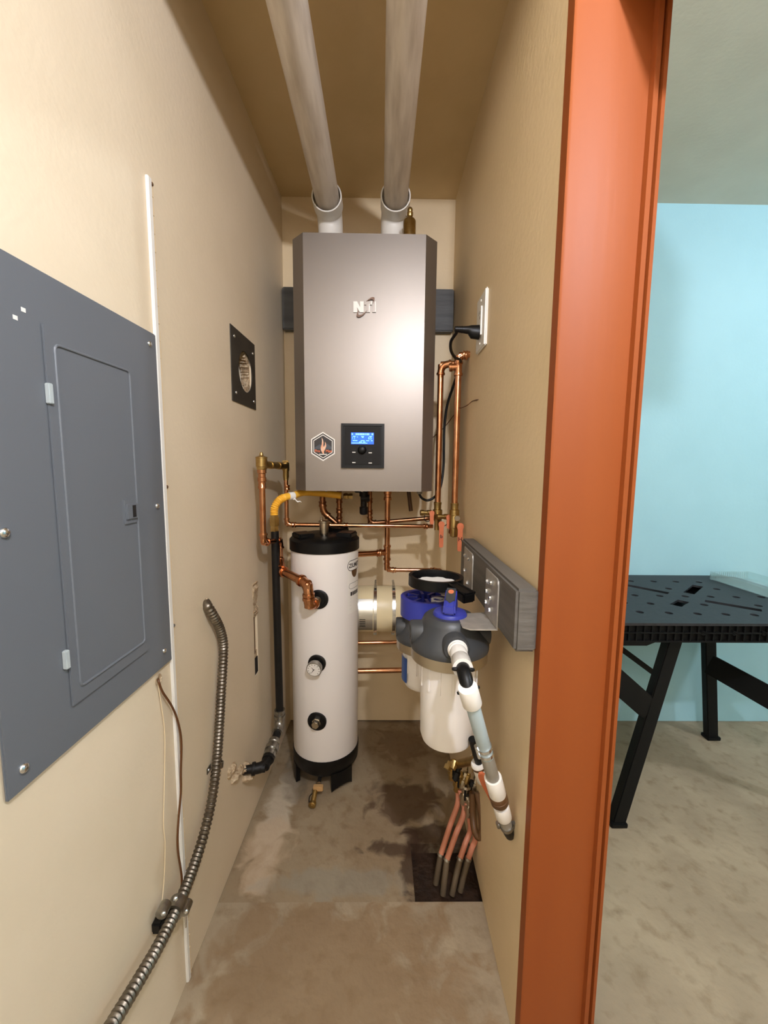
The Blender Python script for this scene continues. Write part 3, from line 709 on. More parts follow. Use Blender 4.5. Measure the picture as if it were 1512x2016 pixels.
# boiler drains with short orange levers
for (px, py, yy, lab) in ((850, 1010, 1.42, 'left short orange lever drain valve under the copper risers'), (883, 1018, 1.40, 'right short orange lever drain valve between the copper risers')):
    p = A(px, py, yy)
    t = thing('drain_cock', lab, 'valve', (p.x, yy, p.z-.02), 'short lever drain valves')
    MB().lathe((p.x+.012, yy+.014, p.z), (-1, -.15, 0), [(0, .007), (.012, .007), (.012, .010), (.026, .010), (.028, .008), (.040, .008), (.041, .0105), (.052, .0105)], 12).build('body', m_brass, t)
    handle(t, V((p.x, yy-.002, p.z)), .019, .040)
    MB().tube(smooth([V((p.x-.024, yy+.008, p.z-.008)), V((p.x-.024, yy+.004, p.z-.026)), V((p.x-.010, yy+.002, p.z-.030)), V((p.x+.002, yy+.004, p.z-.014))], 6), .0014, 8).build('cap_strap', m_black, t)

# ------------------------------------------------------------------ gas line
gy = 1.362
t = thing('gas_pipe', 'black iron gas pipe standing beside left wall with yellow flexible connector on top', 'pipe', (-.35, gy, .22))
g_top = A(541, 1045, gy); g_bot = A(551, 1412, gy)
MB().cyl(g_bot, g_top, .0132, 18).build('pipe', m_blackm, t)
MB().lathe(A(540.5, 1046, gy), (0, 0, 1), [(0, .0148), (.014, .0148), (.016, .0135), (.020, .0135), (.020, .0175), (.046, .0175), (.050, .015), (.058, .0128)], 6).build('brass_nut', m_brass, t, bevel=.001)
fx = smooth([A(540, 1014, gy), A(540, 1004, gy), A(543, 994, gy), A(551, 984, gy+.01), A(564, 978, gy+.03), A(576, 976, gy+.05), A(600, 969.5, 1.46), A(640, 972, 1.50), A(672, 976, 1.50)], 10)
rib = []; rr = []
L_ = 0; out = [fx[0]]; rads = [.0125]
acc = 0
for i in range(1, len(fx)):
    seg = (fx[i]-fx[i-1]); k = max(2, int(seg.length/.0012))
    for j in range(1, k+1):
        p = fx[i-1]+seg*(j/k); acc += seg.length/k; out.append(p)
        rads.append(.0125+(.0015*sin(acc/.0055*2*pi) if acc < .075 else 0))
MB().tube(out, rads, 14).build('flexible_connector', m_yellow, t)
c = fx[45]; d = (fx[47]-fx[43])
plabel(MB().lathe(c-d.normalized()*.003, d, [(0, .0134), (.022, .0138), (.022, .0126)], 18).build('paper_tag', m_paper, t), 'white paper tag round the connector')
c = c+d.normalized()*.02
MB().rings([[c+V((.0+.004*k, -.012, -.006-.0022*k+.003*sin(k*1.3))), c+V((.004*k, -.012, -.013-.0015*k+.003*sin(k*1.3))), c+V((.004*k, -.0125, -.013-.0015*k+.003*sin(k*1.3))), c+V((.004*k, -.0125, -.006-.0022*k+.003*sin(k*1.3)))] for k in range(8)]).build('paper_tail', m_paper, t)
MB().lathe(A(676, 977, 1.50), (1, 0, 0), [(0, .009), (.006, .0125), (.016, .0125), (.018, .009), (.024, .0115), (.034, .0115)], 6).build('brass_nut', m_brass, t)
pE = V((g_bot.x, gy, .240)); pU = V((-.349, 1.175, .225)); 
MB().lathe((g_bot.x, gy, .262), (0, 0, 1), [(0, .017), (.02, .017), (.022, .0185), (.038, .0185), (.038, .0135)], 18).build('galvanised_collar', m_steel, t)
fit_elbow(t, g_bot, pE, pU, .0145, .034, m_steel)
MB().cyl(pE, pU, .0132, 16).build('pipe', m_blackm, t)
um = pE+(pU-pE)*.40
MB().lathe(um, pU-pE, [(0, .015), (0, .019), (.014, .019), (.016, .0165), (.026, .0165), (.026, .022), (.046, .022), (.046, .018), (.062, .018), (.062, .0205), (.072, .0205)], 10).build('union', m_steel, t)
pW = V((xl(1.165)-.03, 1.160, .226))
fit_elbow(t, pE, pU, pW, .0138, .032, m_blackm); MB().cyl(pU, pW, .0132, 16).build('pipe', m_blackm, t)
mp_ = thing('mortar_plug', 'crumbling mortar lumps on left wall around the black gas pipe', 'mortar', LW(.01, 1.13, .200))
for (px, py, hy, hz, ho) in ((461, 1513, .022, .012, .012), (484, 1511, .022, .012, .022), (466, 1529, .024, .011, .016), (486, 1528, .020, .013, .030), (456, 1522, .010, .020, .009), (475, 1520, .03, .014, .012)):
    rg = []; q_ = LWP(px, py, .008); yc, zc = q_.y, q_.z
    for k in range(5):
        f_ = (1, 1.02, .96, .8, .45)[k]
        rg.append([LW(-.004+(ho+.004)*k/4+random.uniform(-.001, .001), yc+hy*f_*random.uniform(.85, 1.1)*cos(2*pi*q_/12), zc+hz*f_*random.uniform(.85, 1.1)*sin(2*pi*q_/12)) for q_ in range(12)])
    MB().rings(rg).build('lump', m_plaster, mp_)

# gas valve and condensate trap under the boiler
p = A(716, 985, 1.52)
t = thing('gas_valve', 'black valve body with trap hanging under the boiler', 'valve', (p.x, 1.52, A(716, 1025, 1.52).z))
MB().lathe(A(710, 981, 1.52), (1, 0, .05), [(0, .010), (0, .014), (.012, .016), (.028, .014), (.034, .012)], 14).build('valve_body', m_blackm, t)
MB().box(p.x-.034, p.x+.014, 1.505, 1.54, bz0-.014, bz0+.006).build('mount', m_blackm, t, bevel=.003)
MB().lathe(V((p.x, 1.52, bz0-.006)), (0, 0, -1), [(0, .017), (.022, .016), (.024, .0115), (.060, .0115), (.062, .0155), (.085, .0155), (.09, .012), (.092, .004)], 18).build('trap_cup', m_blackm, t)
p = A(806, 978, 1.66)
tag(MB().cyl((p.x-.006, 1.66, bz0+.004), A(809, 1006, 1.66), .0085, 12).build('drain_stub', m_brown), 'short brown drain stub hanging under the right side of boiler', 'pipe')
p = A(826, 972, 1.46)
tag(MB().lathe((p.x, 1.46, bz0+.006), (0, 0, -1), [(0, .010), (.016, .010), (.020, .007)], 14).build('cable_gland', m_greypipe), 'small grey cable gland under the right corner of boiler', 'gland')

# power outlet, cord
oy0, oy1, oz0, oz1 = 1.142, 1.245, 1.492, 1.642
t = thing('power_outlet', 'white wall outlet plate on right wall beside the boiler', 'outlet', RW(0, 1.19, oz0))
op = MB().box(0, .0085, oy0, oy1, oz0, oz1, RW).build('plate', m_white, t, bevel=.003)
MB().box(.0085, .0125, 1.172, 1.212, oz0+.035, oz1-.035, RW).build('socket_face', m_white, t, bevel=.002)
for z in (oz0+.017, oz1-.017): screw(t, RW(.0085, 1.192, z), (-1, 0, 0), .0035, m_white)
sl = MB()
for dz in (-.012, .012): sl.box(.0124, .0128, 1.184, 1.187, oz1-.062+dz*.6, oz1-.054+dz*.6, RW)
for dy in (-.006, .006): sl.box(.0124, .0128, 1.192+dy-.001, 1.192+dy+.001, oz1-.056, oz1-.047, RW)
sl.build('socket_slot', m_ink, t)
t = thing('power_cable', 'black power cord looping from wall outlet down behind the copper risers', 'cord', A(835, 985, 1.5))
pz = A(947, 650, 1.19).z
pg = MB(); rg = []
for o_, hw, ht, dz in ((.0125, .014, .020, -.006), (.035, .014, .018, -.005), (.043, .011, .011, 0), (.060, .009, .009, .001), (.078, .0075, .0075, .002)):
    c = RW(o_, 1.19, pz+dz); rg.append([c+V((0, hw*cos(2*pi*j/14), ht*sin(2*pi*j/14))) for j in range(14)])
plug = pg.rings(rg).build('plug', m_black, t)
for k in range(4):
    c = RW(.060+.006*k, 1.19, pz+.0012+.0003*k); MB().ring(c, (-1, 0, 0), .006, .0096-.0006*k, .0028, 14).build('strain_relief', m_black, plug)
pth = [RW(.076, 1.19, pz+.002), A(898, 656, 1.20), A(888, 672, 1.23), A(888, 690, 1.27), A(896, 704, 1.31), A(905, 708, 1.345), A(907, 718, 1.39), A(901, 735, 1.43), A(889, 770, 1.46), A(880, 800, 1.48), A(875, 840, 1.49), A(874, 880, 1.49), A(873, 920, 1.49), A(868, 955, 1.48), A(858, 976, 1.47), A(843, 985, 1.465), A(831, 981, 1.46), A(825, 972, 1.46)]
MB().tube(smooth(pth, 8), .0045, 10).build('cable', m_black, t)
# thin brown thermostat wire
tag(MB().tube(smooth([RWP(943, 787, -.01), RWP(940, 787, .003), A(930, 790, 1.30), A(918, 799, 1.32), A(904, 806, 1.42), A(890, 822, 1.47), A(874, 842, 1.5), A(850, 863, 1.52)], 6), .0016, 8).build('control_wire', m_wire), 'thin brown wire from a hole in right wall to the boiler side', 'wire')

# ------------------------------------------------------------------ expansion vessel
yE = 1.56; ce = A(755, 1198, yE); rE = .0895
t = thing('expansion_vessel', 'cream horizontal expansion vessel with two metal straps behind the white tank', 'vessel', (ce.x, yE, ce.z-rE))
xe0, xe1 = TX+.13, A(806, 1198, yE).x
MB().lathe((xe0-.06, yE, ce.z), (1, 0, 0), [(0, .02), (.005, .06), (.03, rE-.006), (.05, rE), (xe1-xe0+.02, rE), (xe1-xe0+.032, rE-.006), (xe1-xe0+.05, .06), (xe1-xe0+.062, .02)], 48).build('shell', m_cream, t)
for px in (738.5, 776):
    x = A(px, 1198, yE-rE).x
    s_ = MB().ring((x-.006, yE, ce.z), (1, 0, 0), rE-.001, rE+.003, .012, 48).build('strap', m_chrome, t)
    MB().box(x-.007, x+.007, yE-.012, yE+.012, ce.z-rE-.016, ce.z-rE-.002).build('strap_bolt', m_steel, s_, bevel=.002)
    MB().box(x-.004, x+.004, yE-.03, yE+.06, ce.z+rE+.002, ce.z+rE+.010).build('strap_foot', m_steel, s_)
sh = MB(); x1 = A(734, 1198, yE-rE).x; x0 = x1-.075
rg = [[V((x, yE-(rE+.0008+w_)*cos(a), ce.z+(rE+.0008+w_)*sin(a))) for x, w_ in ((x0, 0), (x1, 0), (x1, .0004), (x0, .0004))] for a in [radians(-42+i*84/12) for i in range(13)]]
sv = plabel(sh.rings(rg).build('label', m_chrome, t), 'shiny silver data label')
pr_ = MB()
for k in range(5):
    a = radians(-8-k*5); pr_.poly([V((x1-.05+dx, yE-(rE+.0016)*cos(a+da), ce.z+(rE+.0016)*sin(a+da))) for dx, da in ((0, 0), (.022, 0), (.022, .03), (0, .03))])
pr_.build('label_print', m_ink, sv)
MB().lathe((xe1+.055, yE, ce.z+.005), (1, 0, 0), [(0, .018), (.006, .024), (.05, .024), (.055, .015)], 20).build('end_fitting', m_white, t)

# ------------------------------------------------------------------ water filters
def filt(cx, cy, zt, R_, zbot, lab, front):
    t = thing('water_filter', lab, 'filter', (cx, cy, zbot), 'water filters in a row')
    hd = MB().lathe((cx, cy, zt), (0, 0, -1), [(0, R_*.30), (0, R_*.58), (.006, R_*.66), (.014, R_*.70), (.030, R_*.76), (.045, R_*.90), (.058, R_*.99), (.066, R_), (.072, R_*.99), (.072, R_*.6)], 44).build('head', m_dgrey, t)
    for dx, dy in ((-1, 0), (1, 0), (0, -1)):
        d = V((dx, dy, 0))
        MB().lathe(V((cx, cy, zt-.042))+d*R_*.55, d, [(0, .028), (R_*.42, .0275), (R_*.45, .0255), (R_*.45, .017), (R_*.36, .016)], 24).build('port', m_dgrey, hd)
    MB().lathe((cx, cy, zt-.070), (0, 0, -1), [(0, R_*.93), (.002, R_*.97), (.026, R_*.97), (.030, R_*.90), (.030, R_*.6)], 44).build('clamp_ring', m_nickel, t)
    rs = R_*.715
    sm = MB().lathe((cx, cy, zt-.098), (0, 0, -1), [(0, rs), (.05, rs), (zt-.098-zbot-.022, rs*.97), (zt-.098-zbot-.008, rs*.90), (zt-.098-zbot-.001, rs*.72), (zt-.098-zbot, .002)], 44).build('bowl', m_sump, t)
    for k in range(14):
        a = 2*pi*k/14+.22; c, s_ = cos(a), sin(a)
        MB().hexa([V((cx+c*(rs-.004)-s_*e, cy+s_*(rs-.004)+c*e, z)) if q_ == 0 else V((cx+c*(rs+.0022)-s_*e, cy+s_*(rs+.0022)+c*e, z)) for z in (zt-.16, zt-.1) for e, q_ in ((-.0025, 0), (.0025, 0), (.0025, 1), (-.0025, 1))]).build('bowl_rib', m_sump, t)
    return t
F1 = (.161, .882, .832)
t = filt(*F1, .0885, .530, 'near water filter with blue knob on its charcoal head and white bowl', True)
MB().lathe((F1[0], F1[1], F1[2]-.002), (0, 0, 1), [(0, .038), (.004, .038), (.009, .035), (.012, .024), (.013, .001)], 36).build('blue_cap', m_bluep, t)
kb = MB(); ka = radians(75)
fn = lambda u, v, w_: V((F1[0]+cos(ka)*u-sin(ka)*v, F1[1]-.004+sin(ka)*u+cos(ka)*v, F1[2]+.010+w_))
kb.hexa([fn(-.032, -.0145, 0), fn(.030, -.0145, 0), fn(.030, .0145, 0), fn(-.032, .0145, 0), fn(-.030, -.0125, .022), fn(.024, -.0125, .046), fn(.024, .0125, .046), fn(-.030, .0125, .022)])
kn = kb.build('valve_knob', m_bluep, t, bevel=.004)
def slope(u, v, w_): return fn(u, v, .022+(u+.030)*.024/.054+w_)
MB().prism([(-.024, 0), (-.014, -.0105), (.021, -.0105), (.021, .0105), (-.014, .0105)], slope, -.002, .0012).build('knob_cap', m_dgrey, kn, bevel=.0005)
plabel(MB().prism([(.009+.006*cos(2*pi*i/14), .0065*sin(2*pi*i/14)) for i in range(14)], slope, .001, .0018).build('knob_dot', m_orangep, kn), 'orange dot on top of the knob')
F2 = (.128, 1.100, .755)
t = filt(F2[0], F2[1], F2[2], .078, .540, 'far water filter with an open blue cap behind the near one', False)
cp = MB().ring((F2[0], F2[1], F2[2]-.004), (0, 0, 1), .052, .066, .052, 36).build('blue_cap', m_bluep, t)
for k in range(8):
    a = 2*pi*k/8+.1; c, s_ = cos(a), sin(a)
    MB().hexa([V((F2[0]+c*rr_-s_*e, F2[1]+s_*rr_+c*e, z)) for z in (F2[2]+.005, F2[2]+.047) for rr_, e in ((.020, -.004), (.053, -.004), (.053, .004), (.020, .004))]).build('cap_fin', m_bluep, cp)
MB().lathe((F2[0], F2[1], F2[2]), (0, 0, 1), [(0, .053), (.020, .053)], 30).build('cap_floor', m_bluep, cp)
MB().ring((F2[0]+.034, F2[1]-.030, F2[2]+.02), (0, 0, 1), .014, .019, .03, 20).build('white_insert', m_white, t)
lb = MB(); rs = .078*.715
rg = [[V((F2[0]+(rs+.004+w_)*cos(a), F2[1]+(rs+.004+w_)*sin(a), z)) for z, w_ in ((.565, 0), (.635, 0), (.635, .0006), (.565, .0006))] for a in [radians(178+i*38/10) for i in range(11)]]
plabel(lb.rings(rg).build('label', m_bluelabel, t), 'blue label on the bowl')
# angle brackets on the ledger
def bracket(y0, y1, z0, z1, xin, lab, bolts):
    t = thing('angle_bracket', lab, 'bracket', RW(.042, (y0+y1)/2, z0), 'angle brackets on the ledger')
    pts = [(y0, z0), (y1, z0), (y1, z1), (y0+.012, z1), (y0+.004, z1-.004), (y0, z1-.014)]
    MB().prism(pts, lambda u, v, w_: RW(w_, u, v), .0405, .0435).build('back_plate', m_galv, t, bevel=.0008)
    MB().prism([(y0, .0405), (y1, .0405), (y1-.01, .0405+xin*.75), (y1-.03, .0405+xin), (y0+.012, .0405+xin), (y0, .0405+xin*.8)], lambda u, v, w_: RW(v, u, w_), z0-.0005, z0+.0025).build('shelf_plate', m_galv, t, bevel=.0006)
    for (yy, zz) in bolts:
        MB().lathe(RW(.0435, yy, zz), (-1, 0, 0), [(0, .0062), (.0025, .0062), (.003, .0048), (.0065, .0042), (.0068, .001)], 6).build('bolt', m_chrome, t)
bracket(.795, .895, .830, .936, .07, 'front steel angle bracket on the grey ledger beside the blue knob', [(.835, .918), (.868, .912), (.870, .890), (.838, .884), (.872, .865), (.84, .858)])
bracket(1.035, 1.145, .822, .936, .08, 'rear steel angle bracket on the grey ledger near the orange levers', [(1.07, .915), (1.12, .915), (1.115, .875), (1.075, .85)])
# filter wrench resting on the filters, with paper inside
wc = A(858, 1143, 1.06); wn = V((.02, .02, 1)).normalized()
t = thing('filter_wrench', 'round black plastic filter wrench ring lying across the filter heads', 'wrench', wc)
MB().ring(wc-wn*.012, wn, .064, .073, .026, 48).build('ring', m_black, t)
hx_ = A(925, 1172, .94)
hb = MB(); d = V((.55, -.83, -.12)); 
hv = hx_-wc
side = V((hv.y, -hv.x, 0)).normalized()*.016; st_ = wc+hv.normalized()*.066
hb.hexa([st_-side-V((0, 0, .012)), st_+side-V((0, 0, .012)), hx_+side*1.2-V((0, 0, .02)), hx_-side*1.2-V((0, 0, .02)), st_-side+V((0, 0, .012)), st_+side+V((0, 0, .012)), hx_+side*1.2+V((0, 0, .004)), hx_-side*1.2+V((0, 0, .004))])
hd = hb.build('handle', m_black, t, bevel=.004)
for s_ in (-1, 1):
    a0 = st_+side*.75*s_+V((0, 0, .0125)); a1 = hx_+side*.95*s_+V((0, 0, .0045)); MB().tube([a0, a1], .003, 8).build('rim', m_black, hd)
pp_ = []
for i in range(24):
    a = 2*pi*i/24; rr_ = (.058 if i % 3 else .050)*(1 if i < 14 else .94); pp_.append((rr_*cos(a), rr_*sin(a)*.8))
tag(MB().prism(pp_, lambda u, v, w_: wc+V((u-.004, v, w_-.004)), 0, .002).build('paper_scrap', m_paper), 'white torn paper scrap inside the black wrench ring', 'paper')

# ------------------------------------------------------------------ drain pipe in front of the near filter
P0 = V((F1[0]+.002, F1[1]-.083, F1[2]-.042))
P1 = A(912, 1318, .700); P2 = A(923, 1362, .668); P3 = A(1000, 1636, .765)
t = thing('filter_outlet_pipe', 'white and grey plastic outlet pipe descending from the near filter along right wall', 'pipe', P3)
d = (P1-P0); ln = d.length
MB().lathe(P0, d, [(0, .020), (.008, .0205), (.010, .0185), (.014, .0185), (.014, .0155), (.022, .0155), (.022, .0175), (.05, .0175), (.052, .0165), (.056, .0165), (.058, .0182), (ln*.96, .0185), (ln*.96, .014)], 24).build('white_coupling', m_white, t)
be = MB(); be.tube(fillet(P1-d.normalized()*.012, P1+d.normalized()*.016, P2+(P3-P2).normalized()*.004, .024, 10), .0128, 18)
eb = be.build('black_elbow', m_black, t)
for c, dd_ in ((P1, d), (P2-(P3-P2).normalized()*.004, P3-P2)):
    dd_ = dd_.normalized(); u = dd_.cross(V((0, 0, 1)) if abs(dd_.z) < .8 else V((0, 1, 0))).normalized()
    for s_ in (-1, 1): MB().lathe(c+u*s_*.0115, u*s_, [(0, .004), (.006, .0035), (.009, .002)], 10).build('elbow_lug', m_black, eb)
d = (P3-P2); Lp = d.length; dn = d.normalized()
def along(s_): return P2+d*s_
def seg_(a, b, r, m, name, pr=None): return MB().lathe(along(a), d, pr or [(0, r*.96), (.0015, r), (Lp*(b-a)-.0015, r), (Lp*(b-a), r*.96)], 24).build(name, m, t)
seg_(-.03, .075, .0175, m_white, 'white_socket')
seg_(.065, .42, .0128, m_bluegrey, 'pale_pipe')
seg_(.40, .60, .0126, m_greypipe, 'grey_pipe')
for s_ in (.345, .385): 
    cl = MB().ring(along(s_), d, .0128, .0142, .0075, 28).build('hose_clamp', m_chrome, t)
    MB().lathe(along(s_+.012)+V((-.015, -.004, 0)), dn, [(-.008, .004), (.008, .004)], 8).build('clamp_screw', m_chrome, cl)
seg_(.57, .70, .0170, m_white, 'white_valve_body')
seg_(.69, .80, .0172, m_brown, 'brown_nut', [(0, .0165), (.002, .0178), (.011, .0178), (.012, .0168), (.014, .0168), (.015, .0178), (.026, .0178), (.029, .0155)])
seg_(.785, .88, .0160, m_white, 'white_socket')
seg_(.87, .965, .0122, m_greypipe, 'grey_pipe')
cl = MB().ring(along(.945), d, .0122, .0136, .0085, 28).build('hose_clamp', m_steel, t)
for s_ in (-1, 1): MB().lathe(along(.945)+V((s_*.0165, 0, 0)), dn, [(-.007, .004), (.009, .004)], 8).build('clamp_screw', m_steel, cl)
MB().lathe(along(.955), d+V((.012, 0, .02)), [(0, .0118), (.022, .0112), (.034, .0095), (.034, .002)], 18).build('black_tip', m_black, t)
# orange lever and the black/white branch behind the outlet pipe
q0 = A(948, 1524, .785); q1 = A(990, 1612, .80)
hv = (q1-q0); sd = V((1, 0, .3)).normalized()
lv = MB(); rg = []
for s_, w_ in ((-.06, .004), (0, .008), (.15, .009), (.45, .0075), (.8, .006), (1, .004)):
    c = q0+hv*s_; rg.append([c-sd*w_, c+sd*w_, c+sd*w_+V((0, -.005, -.002)), c-sd*w_+V((0, -.005, -.002))])
tag(lv.rings(rg).build('orange_lever', m_orangep, bevel=.001), 'long orange lever tucked behind the white outlet pipe near right wall', 'lever')
b0, b1, b2 = A(930, 1455, .83), A(944, 1505, .845), A(957, 1545, .85)
t = thing('branch_pipe', 'black and white branch pipe half hidden behind the grey outlet pipe', 'pipe', b2)
MB().cyl(b0, b1, .009, 16).build('black_hose', m_black, t)
MB().lathe(A(940, 1500, .845), b2-b1, [(0, .014), (.004, .0165), (.008, .0165), (.008, .015), (.050, .015), (.054, .012)], 20).build('white_socket', m_white, t)
MB().ring(A(942, 1507, .845), b2-b1, .0148, .0156, .005, 24).build('dark_band', m_brown, t)

# manifold of small valves with tubes running down into the floor pit
yMn = 1.08
t = thing('hose_manifold', 'cluster of small dark brass valves under the near filter at right wall', 'manifold', A(905, 1560, yMn))
bar = [A(880, 1500, yMn), A(945, 1512, yMn)]
MB().cyl(RWP(965, 1490, .02), A(885, 1508, 1.13), .011, 16).build('header_pipe', m_brass, t)
tops = [(895, 1512, 874, 1760, 1.10), (905, 1535, 884, 1770, 1.09), (918, 1560, 905, 1772, 1.08), (928, 1585, 915, 1752, 1.07)]
for k, (px, py, bx, by, yy) in enumerate(tops):
    p = A(px, py, yy)
    vb = MB().lathe(p+V((0, 0, .022)), (-.12, .1, -1), [(0, .009), (.004, .014), (.018, .014), (.020, .010), (.026, .010), (.026, .0145), (.044, .0145), (.046, .010), (.062, .0095)], 8).build('small_valve', m_brass if k < 2 else m_nickel, t)
    MB().box(p.x-.009, p.x-.004, p.y-.016, p.y-.010, p.z-.014, p.z+.016).build('small_lever', m_blackm, vb, bevel=.001)
for (px, py) in ((886, 1500), (896, 1498)):
    p = A(px, py, 1.06); MB().lathe(p, (-.5, -.6, -.6), [(0, .007), (.010, .007), (.010, .0105), (.022, .0105), (.022, .006)], 8).build('tail_nut', m_brass, t)
for (px, py, m_, r_) in ((900, 1522, m_blackm, .010), (912, 1538, m_nickel, .009), (921, 1528, m_brass, .009), (925, 1556, m_blackm, .011), (934, 1545, m_nickel, .009)):
    p = A(px, py, 1.085); MB().lathe(p, (.35, .2, 1), [(-.022, r_*.6), (-.018, r_), (.004, r_), (.006, r_*.75), (.014, r_*.75), (.016, r_), (.026, r_), (.028, r_*.6)], 8).build('small_body', m_, t)
p = A(930, 1492, 1.05); MB().ring(p, (.6, -.7, .3), .008, .0115, .004, 20).build('wire_loop', m_nickel, t)
p = A(925, 1510, 1.05); MB().box(p.x-.005, p.x+.005, p.y-.004, p.y+.004, p.z-.018, p.z+.016).build('tag_plate', m_nickel, t, bevel=.001)
labs = ['leftmost pinkish tube dropping from the valve cluster into the floor pit', 'second pinkish tube from left dropping into the floor pit',
        'third pinkish tube from left bending into the floor pit', 'rightmost pinkish tube close to right wall entering the pit']
ends = [((868, 1682), (858, 1740)), ((880, 1692), (872, 1762)), ((906, 1690), (890, 1762)), ((922, 1690), (906, 1755))]
starts = [(902, 1575, 1.10), (914, 1595, 1.085), (926, 1630, 1.07), (936, 1650, 1.05)]
for k in range(4):
    px, py, yy = starts[k]
    a = A(px, py, yy); (m1, m2), (e1, e2) = ends[k]
    b = G(m1, m2, .055); c = G(e1, e2, -.025)
    t = thing('floor_tube', labs[k], 'tube', (c.x, c.y, -.03), 'tubes dropping into the floor pit')
    top_ = A(tops[k][0], tops[k][1]+18, tops[k][4]) if k < 3 else A(933, 1625, 1.06)
    pt_ = smooth([top_, a, (a+b)/2, b], 6)
    MB().tube(pt_, .0078, 12).build('tube', m_pex, t)
    MB().tube(smooth([b, b*.45+c*.55+V((0, 0, .004)), c], 6), .0082, 12).build('sleeve', m_pexc, t)
    MB().ring(b-(pt_[-1]-pt_[-2]).normalized()*.002, pt_[-1]-pt_[-2], .0078, .0098, .006, 16).build('crimp_ring', m_steel, t)
lp_ = smooth([A(930, 1560, 1.06), A(931, 1600, 1.05), A(934, 1632, 1.03), A(942, 1648, 1.02), A(949, 1636, 1.02), A(947, 1600, 1.03), A(940, 1560, 1.05)], 8)
tag(MB().tube(lp_, .0095, 12).build('drooping_hose', m_brown), 'brown hose drooping in a loop beside right wall below the filters', 'hose')

# ------------------------------------------------------------------ left wall fixtures
pc_ = hc
t = thing('vent_cover_plate', 'square black metal plate with a round hole on left wall', 'plate', LW(0, pc_.y, 1.342))
vy0, vy1, vz0, vz1 = 1.171, 1.369, 1.342, 1.548
vy, vz = (vy0+vy1)/2+.012, (vz0+vz1)/2-.002
mb = MB(); n = 48; rO = []
sq = []
for i in range(n):
    a = 2*pi*i/n+pi/4; c, s_ = cos(a), sin(a); k = 1/max(abs(c), abs(s_))
    sq.append(((vy0+vy1)/2+c*k*(vy1-vy0)/2, (vz0+vz1)/2+s_*k*(vz1-vz0)/2))
ci = [(vy+.058*cos(2*pi*i/n+pi/4), vz+.060*sin(2*pi*i/n+pi/4)) for i in range(n)]
mb.rings([[LW(.0005, *p) for p in ci], [LW(.0005, *p) for p in sq], [LW(.003, *p) for p in sq], [LW(.003, *p) for p in ci]], closed=True)
mb.build('plate', m_plate, t)
for (yy, zz) in ((1.195, 1.522), (1.348, 1.515), (1.198, 1.368), (1.348, 1.366)): screw(t, LW(.003, yy, zz), (1, 0, 0), .005)
rim = MB(); rg = []
for i in range(n):
    a = -1.2+2.5*i/(n-1); ro = .058; ri = .046+random.uniform(-.006, .004)
    rg.append([LW(o_, vy+r_*cos(a), vz+r_*1.03*sin(a)) for o_, r_ in ((-.004, ri), (-.004, ro+.006), (-.03, ro+.006), (-.03, ri+.004))])
plabel(rim.rings(rg).build('plaster_rim', m_plaster, t), 'broken plaster rim inside the hole')
for (dy, dz, r_, m) in ((-.02, .015, .03, m_plaster), (-.012, -.024, .028, m_pex), (.012, -.004, .014, m_plaster)):
    c = LW(-.062, vy+dy, vz+dz); MB().ball(c, r_, 10, 1.1).build('debris', m, t)
# broken slot: plaster pieces inside
t = thing('wall_slot_filler', 'crumbling plaster filling the tall narrow slot in left wall', 'plaster', LW(-.02, 1.318, SZ0))
for z0_, z1_, o_ in ((.700, .775, .004), (.655, .705, .001)):
    rg = []
    for i in range(9):
        z = z0_+(z1_-z0_)*i/8; rg.append([LW(o_+random.uniform(-.006, .004) if q_ else -.03, y+random.uniform(-.003, .003), z) for y, q_ in ((SY0-.002, 0), (SY0-.002, 1), (SY1+.002, 1), (SY1+.002, 0))])
    MB().rings(rg).build('plaster_lump', m_plaster, t)
MB().box(-.03, -.008, SY0+.012, SY1, .535, .66, LW).build('lath_strip', m_wall, t)
MB().box(-.028, .0006, SY0, SY0+.008, .535, .66, LW).build('wood_sliver', m_brown, t)
MB().box(-.03, -.0012, SY0+.004, SY1-.001, SZ0+.004, .514, LW).build('hole_shade_fill', m_dark, t)  # dark fill almost flush with the wall, standing in for the void's shade
MB().box(-.03, -.004, SY0, SY1, .512, .536, LW).build('plaster_lump', m_plaster, t)
# conduit
cpts = [LWP(404, 1186, -.01), LWP(408, 1192, .008), LWP(420, 1212, .016), LWP(433, 1238, .018), LWP(440, 1270, .018), LWP(439, 1310, .018), LWP(436, 1360, .018), LWP(432, 1430, .018), LWP(427, 1500, .018), LWP(418, 1570, .020), LWP(402, 1640, .022), LWP(380, 1710, .026), LWP(350, 1785, .032), LWP(312, 1862, .034), LWP(270, 1935, .034), LWP(228, 2005, .034), LWP(190, 2070, .036), LWP(150, 2150, .036)]
t = thing('flexible_conduit', 'ribbed steel flexible conduit snaking down left wall', 'conduit', LW(.02, .6, .12))
sp = smooth(cpts, 10); out = []; rads = []; acc = 0
for i in range(1, len(sp)):
    sg = sp[i]-sp[i-1]; k = max(1, int(sg.length/.0013))
    for j in range(k):
        out.append(sp[i-1]+sg*(j/k)); rads.append(.0108+.0013*sin(acc/.0088*2*pi)); acc += sg.length/k
MB().tube(out, rads, 14).build('hose', m_flex, t)
# strap on the upper part
p = LWP(431, 1503, .018)
mb = MB(); dct = (LWP(427, 1500, .018)-LWP(432, 1430, .018)).normalized()
mb.ring(p-dct*.006+V((-.001, -.004, 0)), dct, .0115, .0135, .013, 24)
sp_ = mb.build('strap', m_steel, t)
MB().box(.0, .002, p.y-.030, p.y-.010, p.z-.007, p.z+.007, LW).build('strap_ear', m_steel, sp_)
screw(sp_, LW(.002, p.y-.022, p.z), (1, 0, 0), .004)
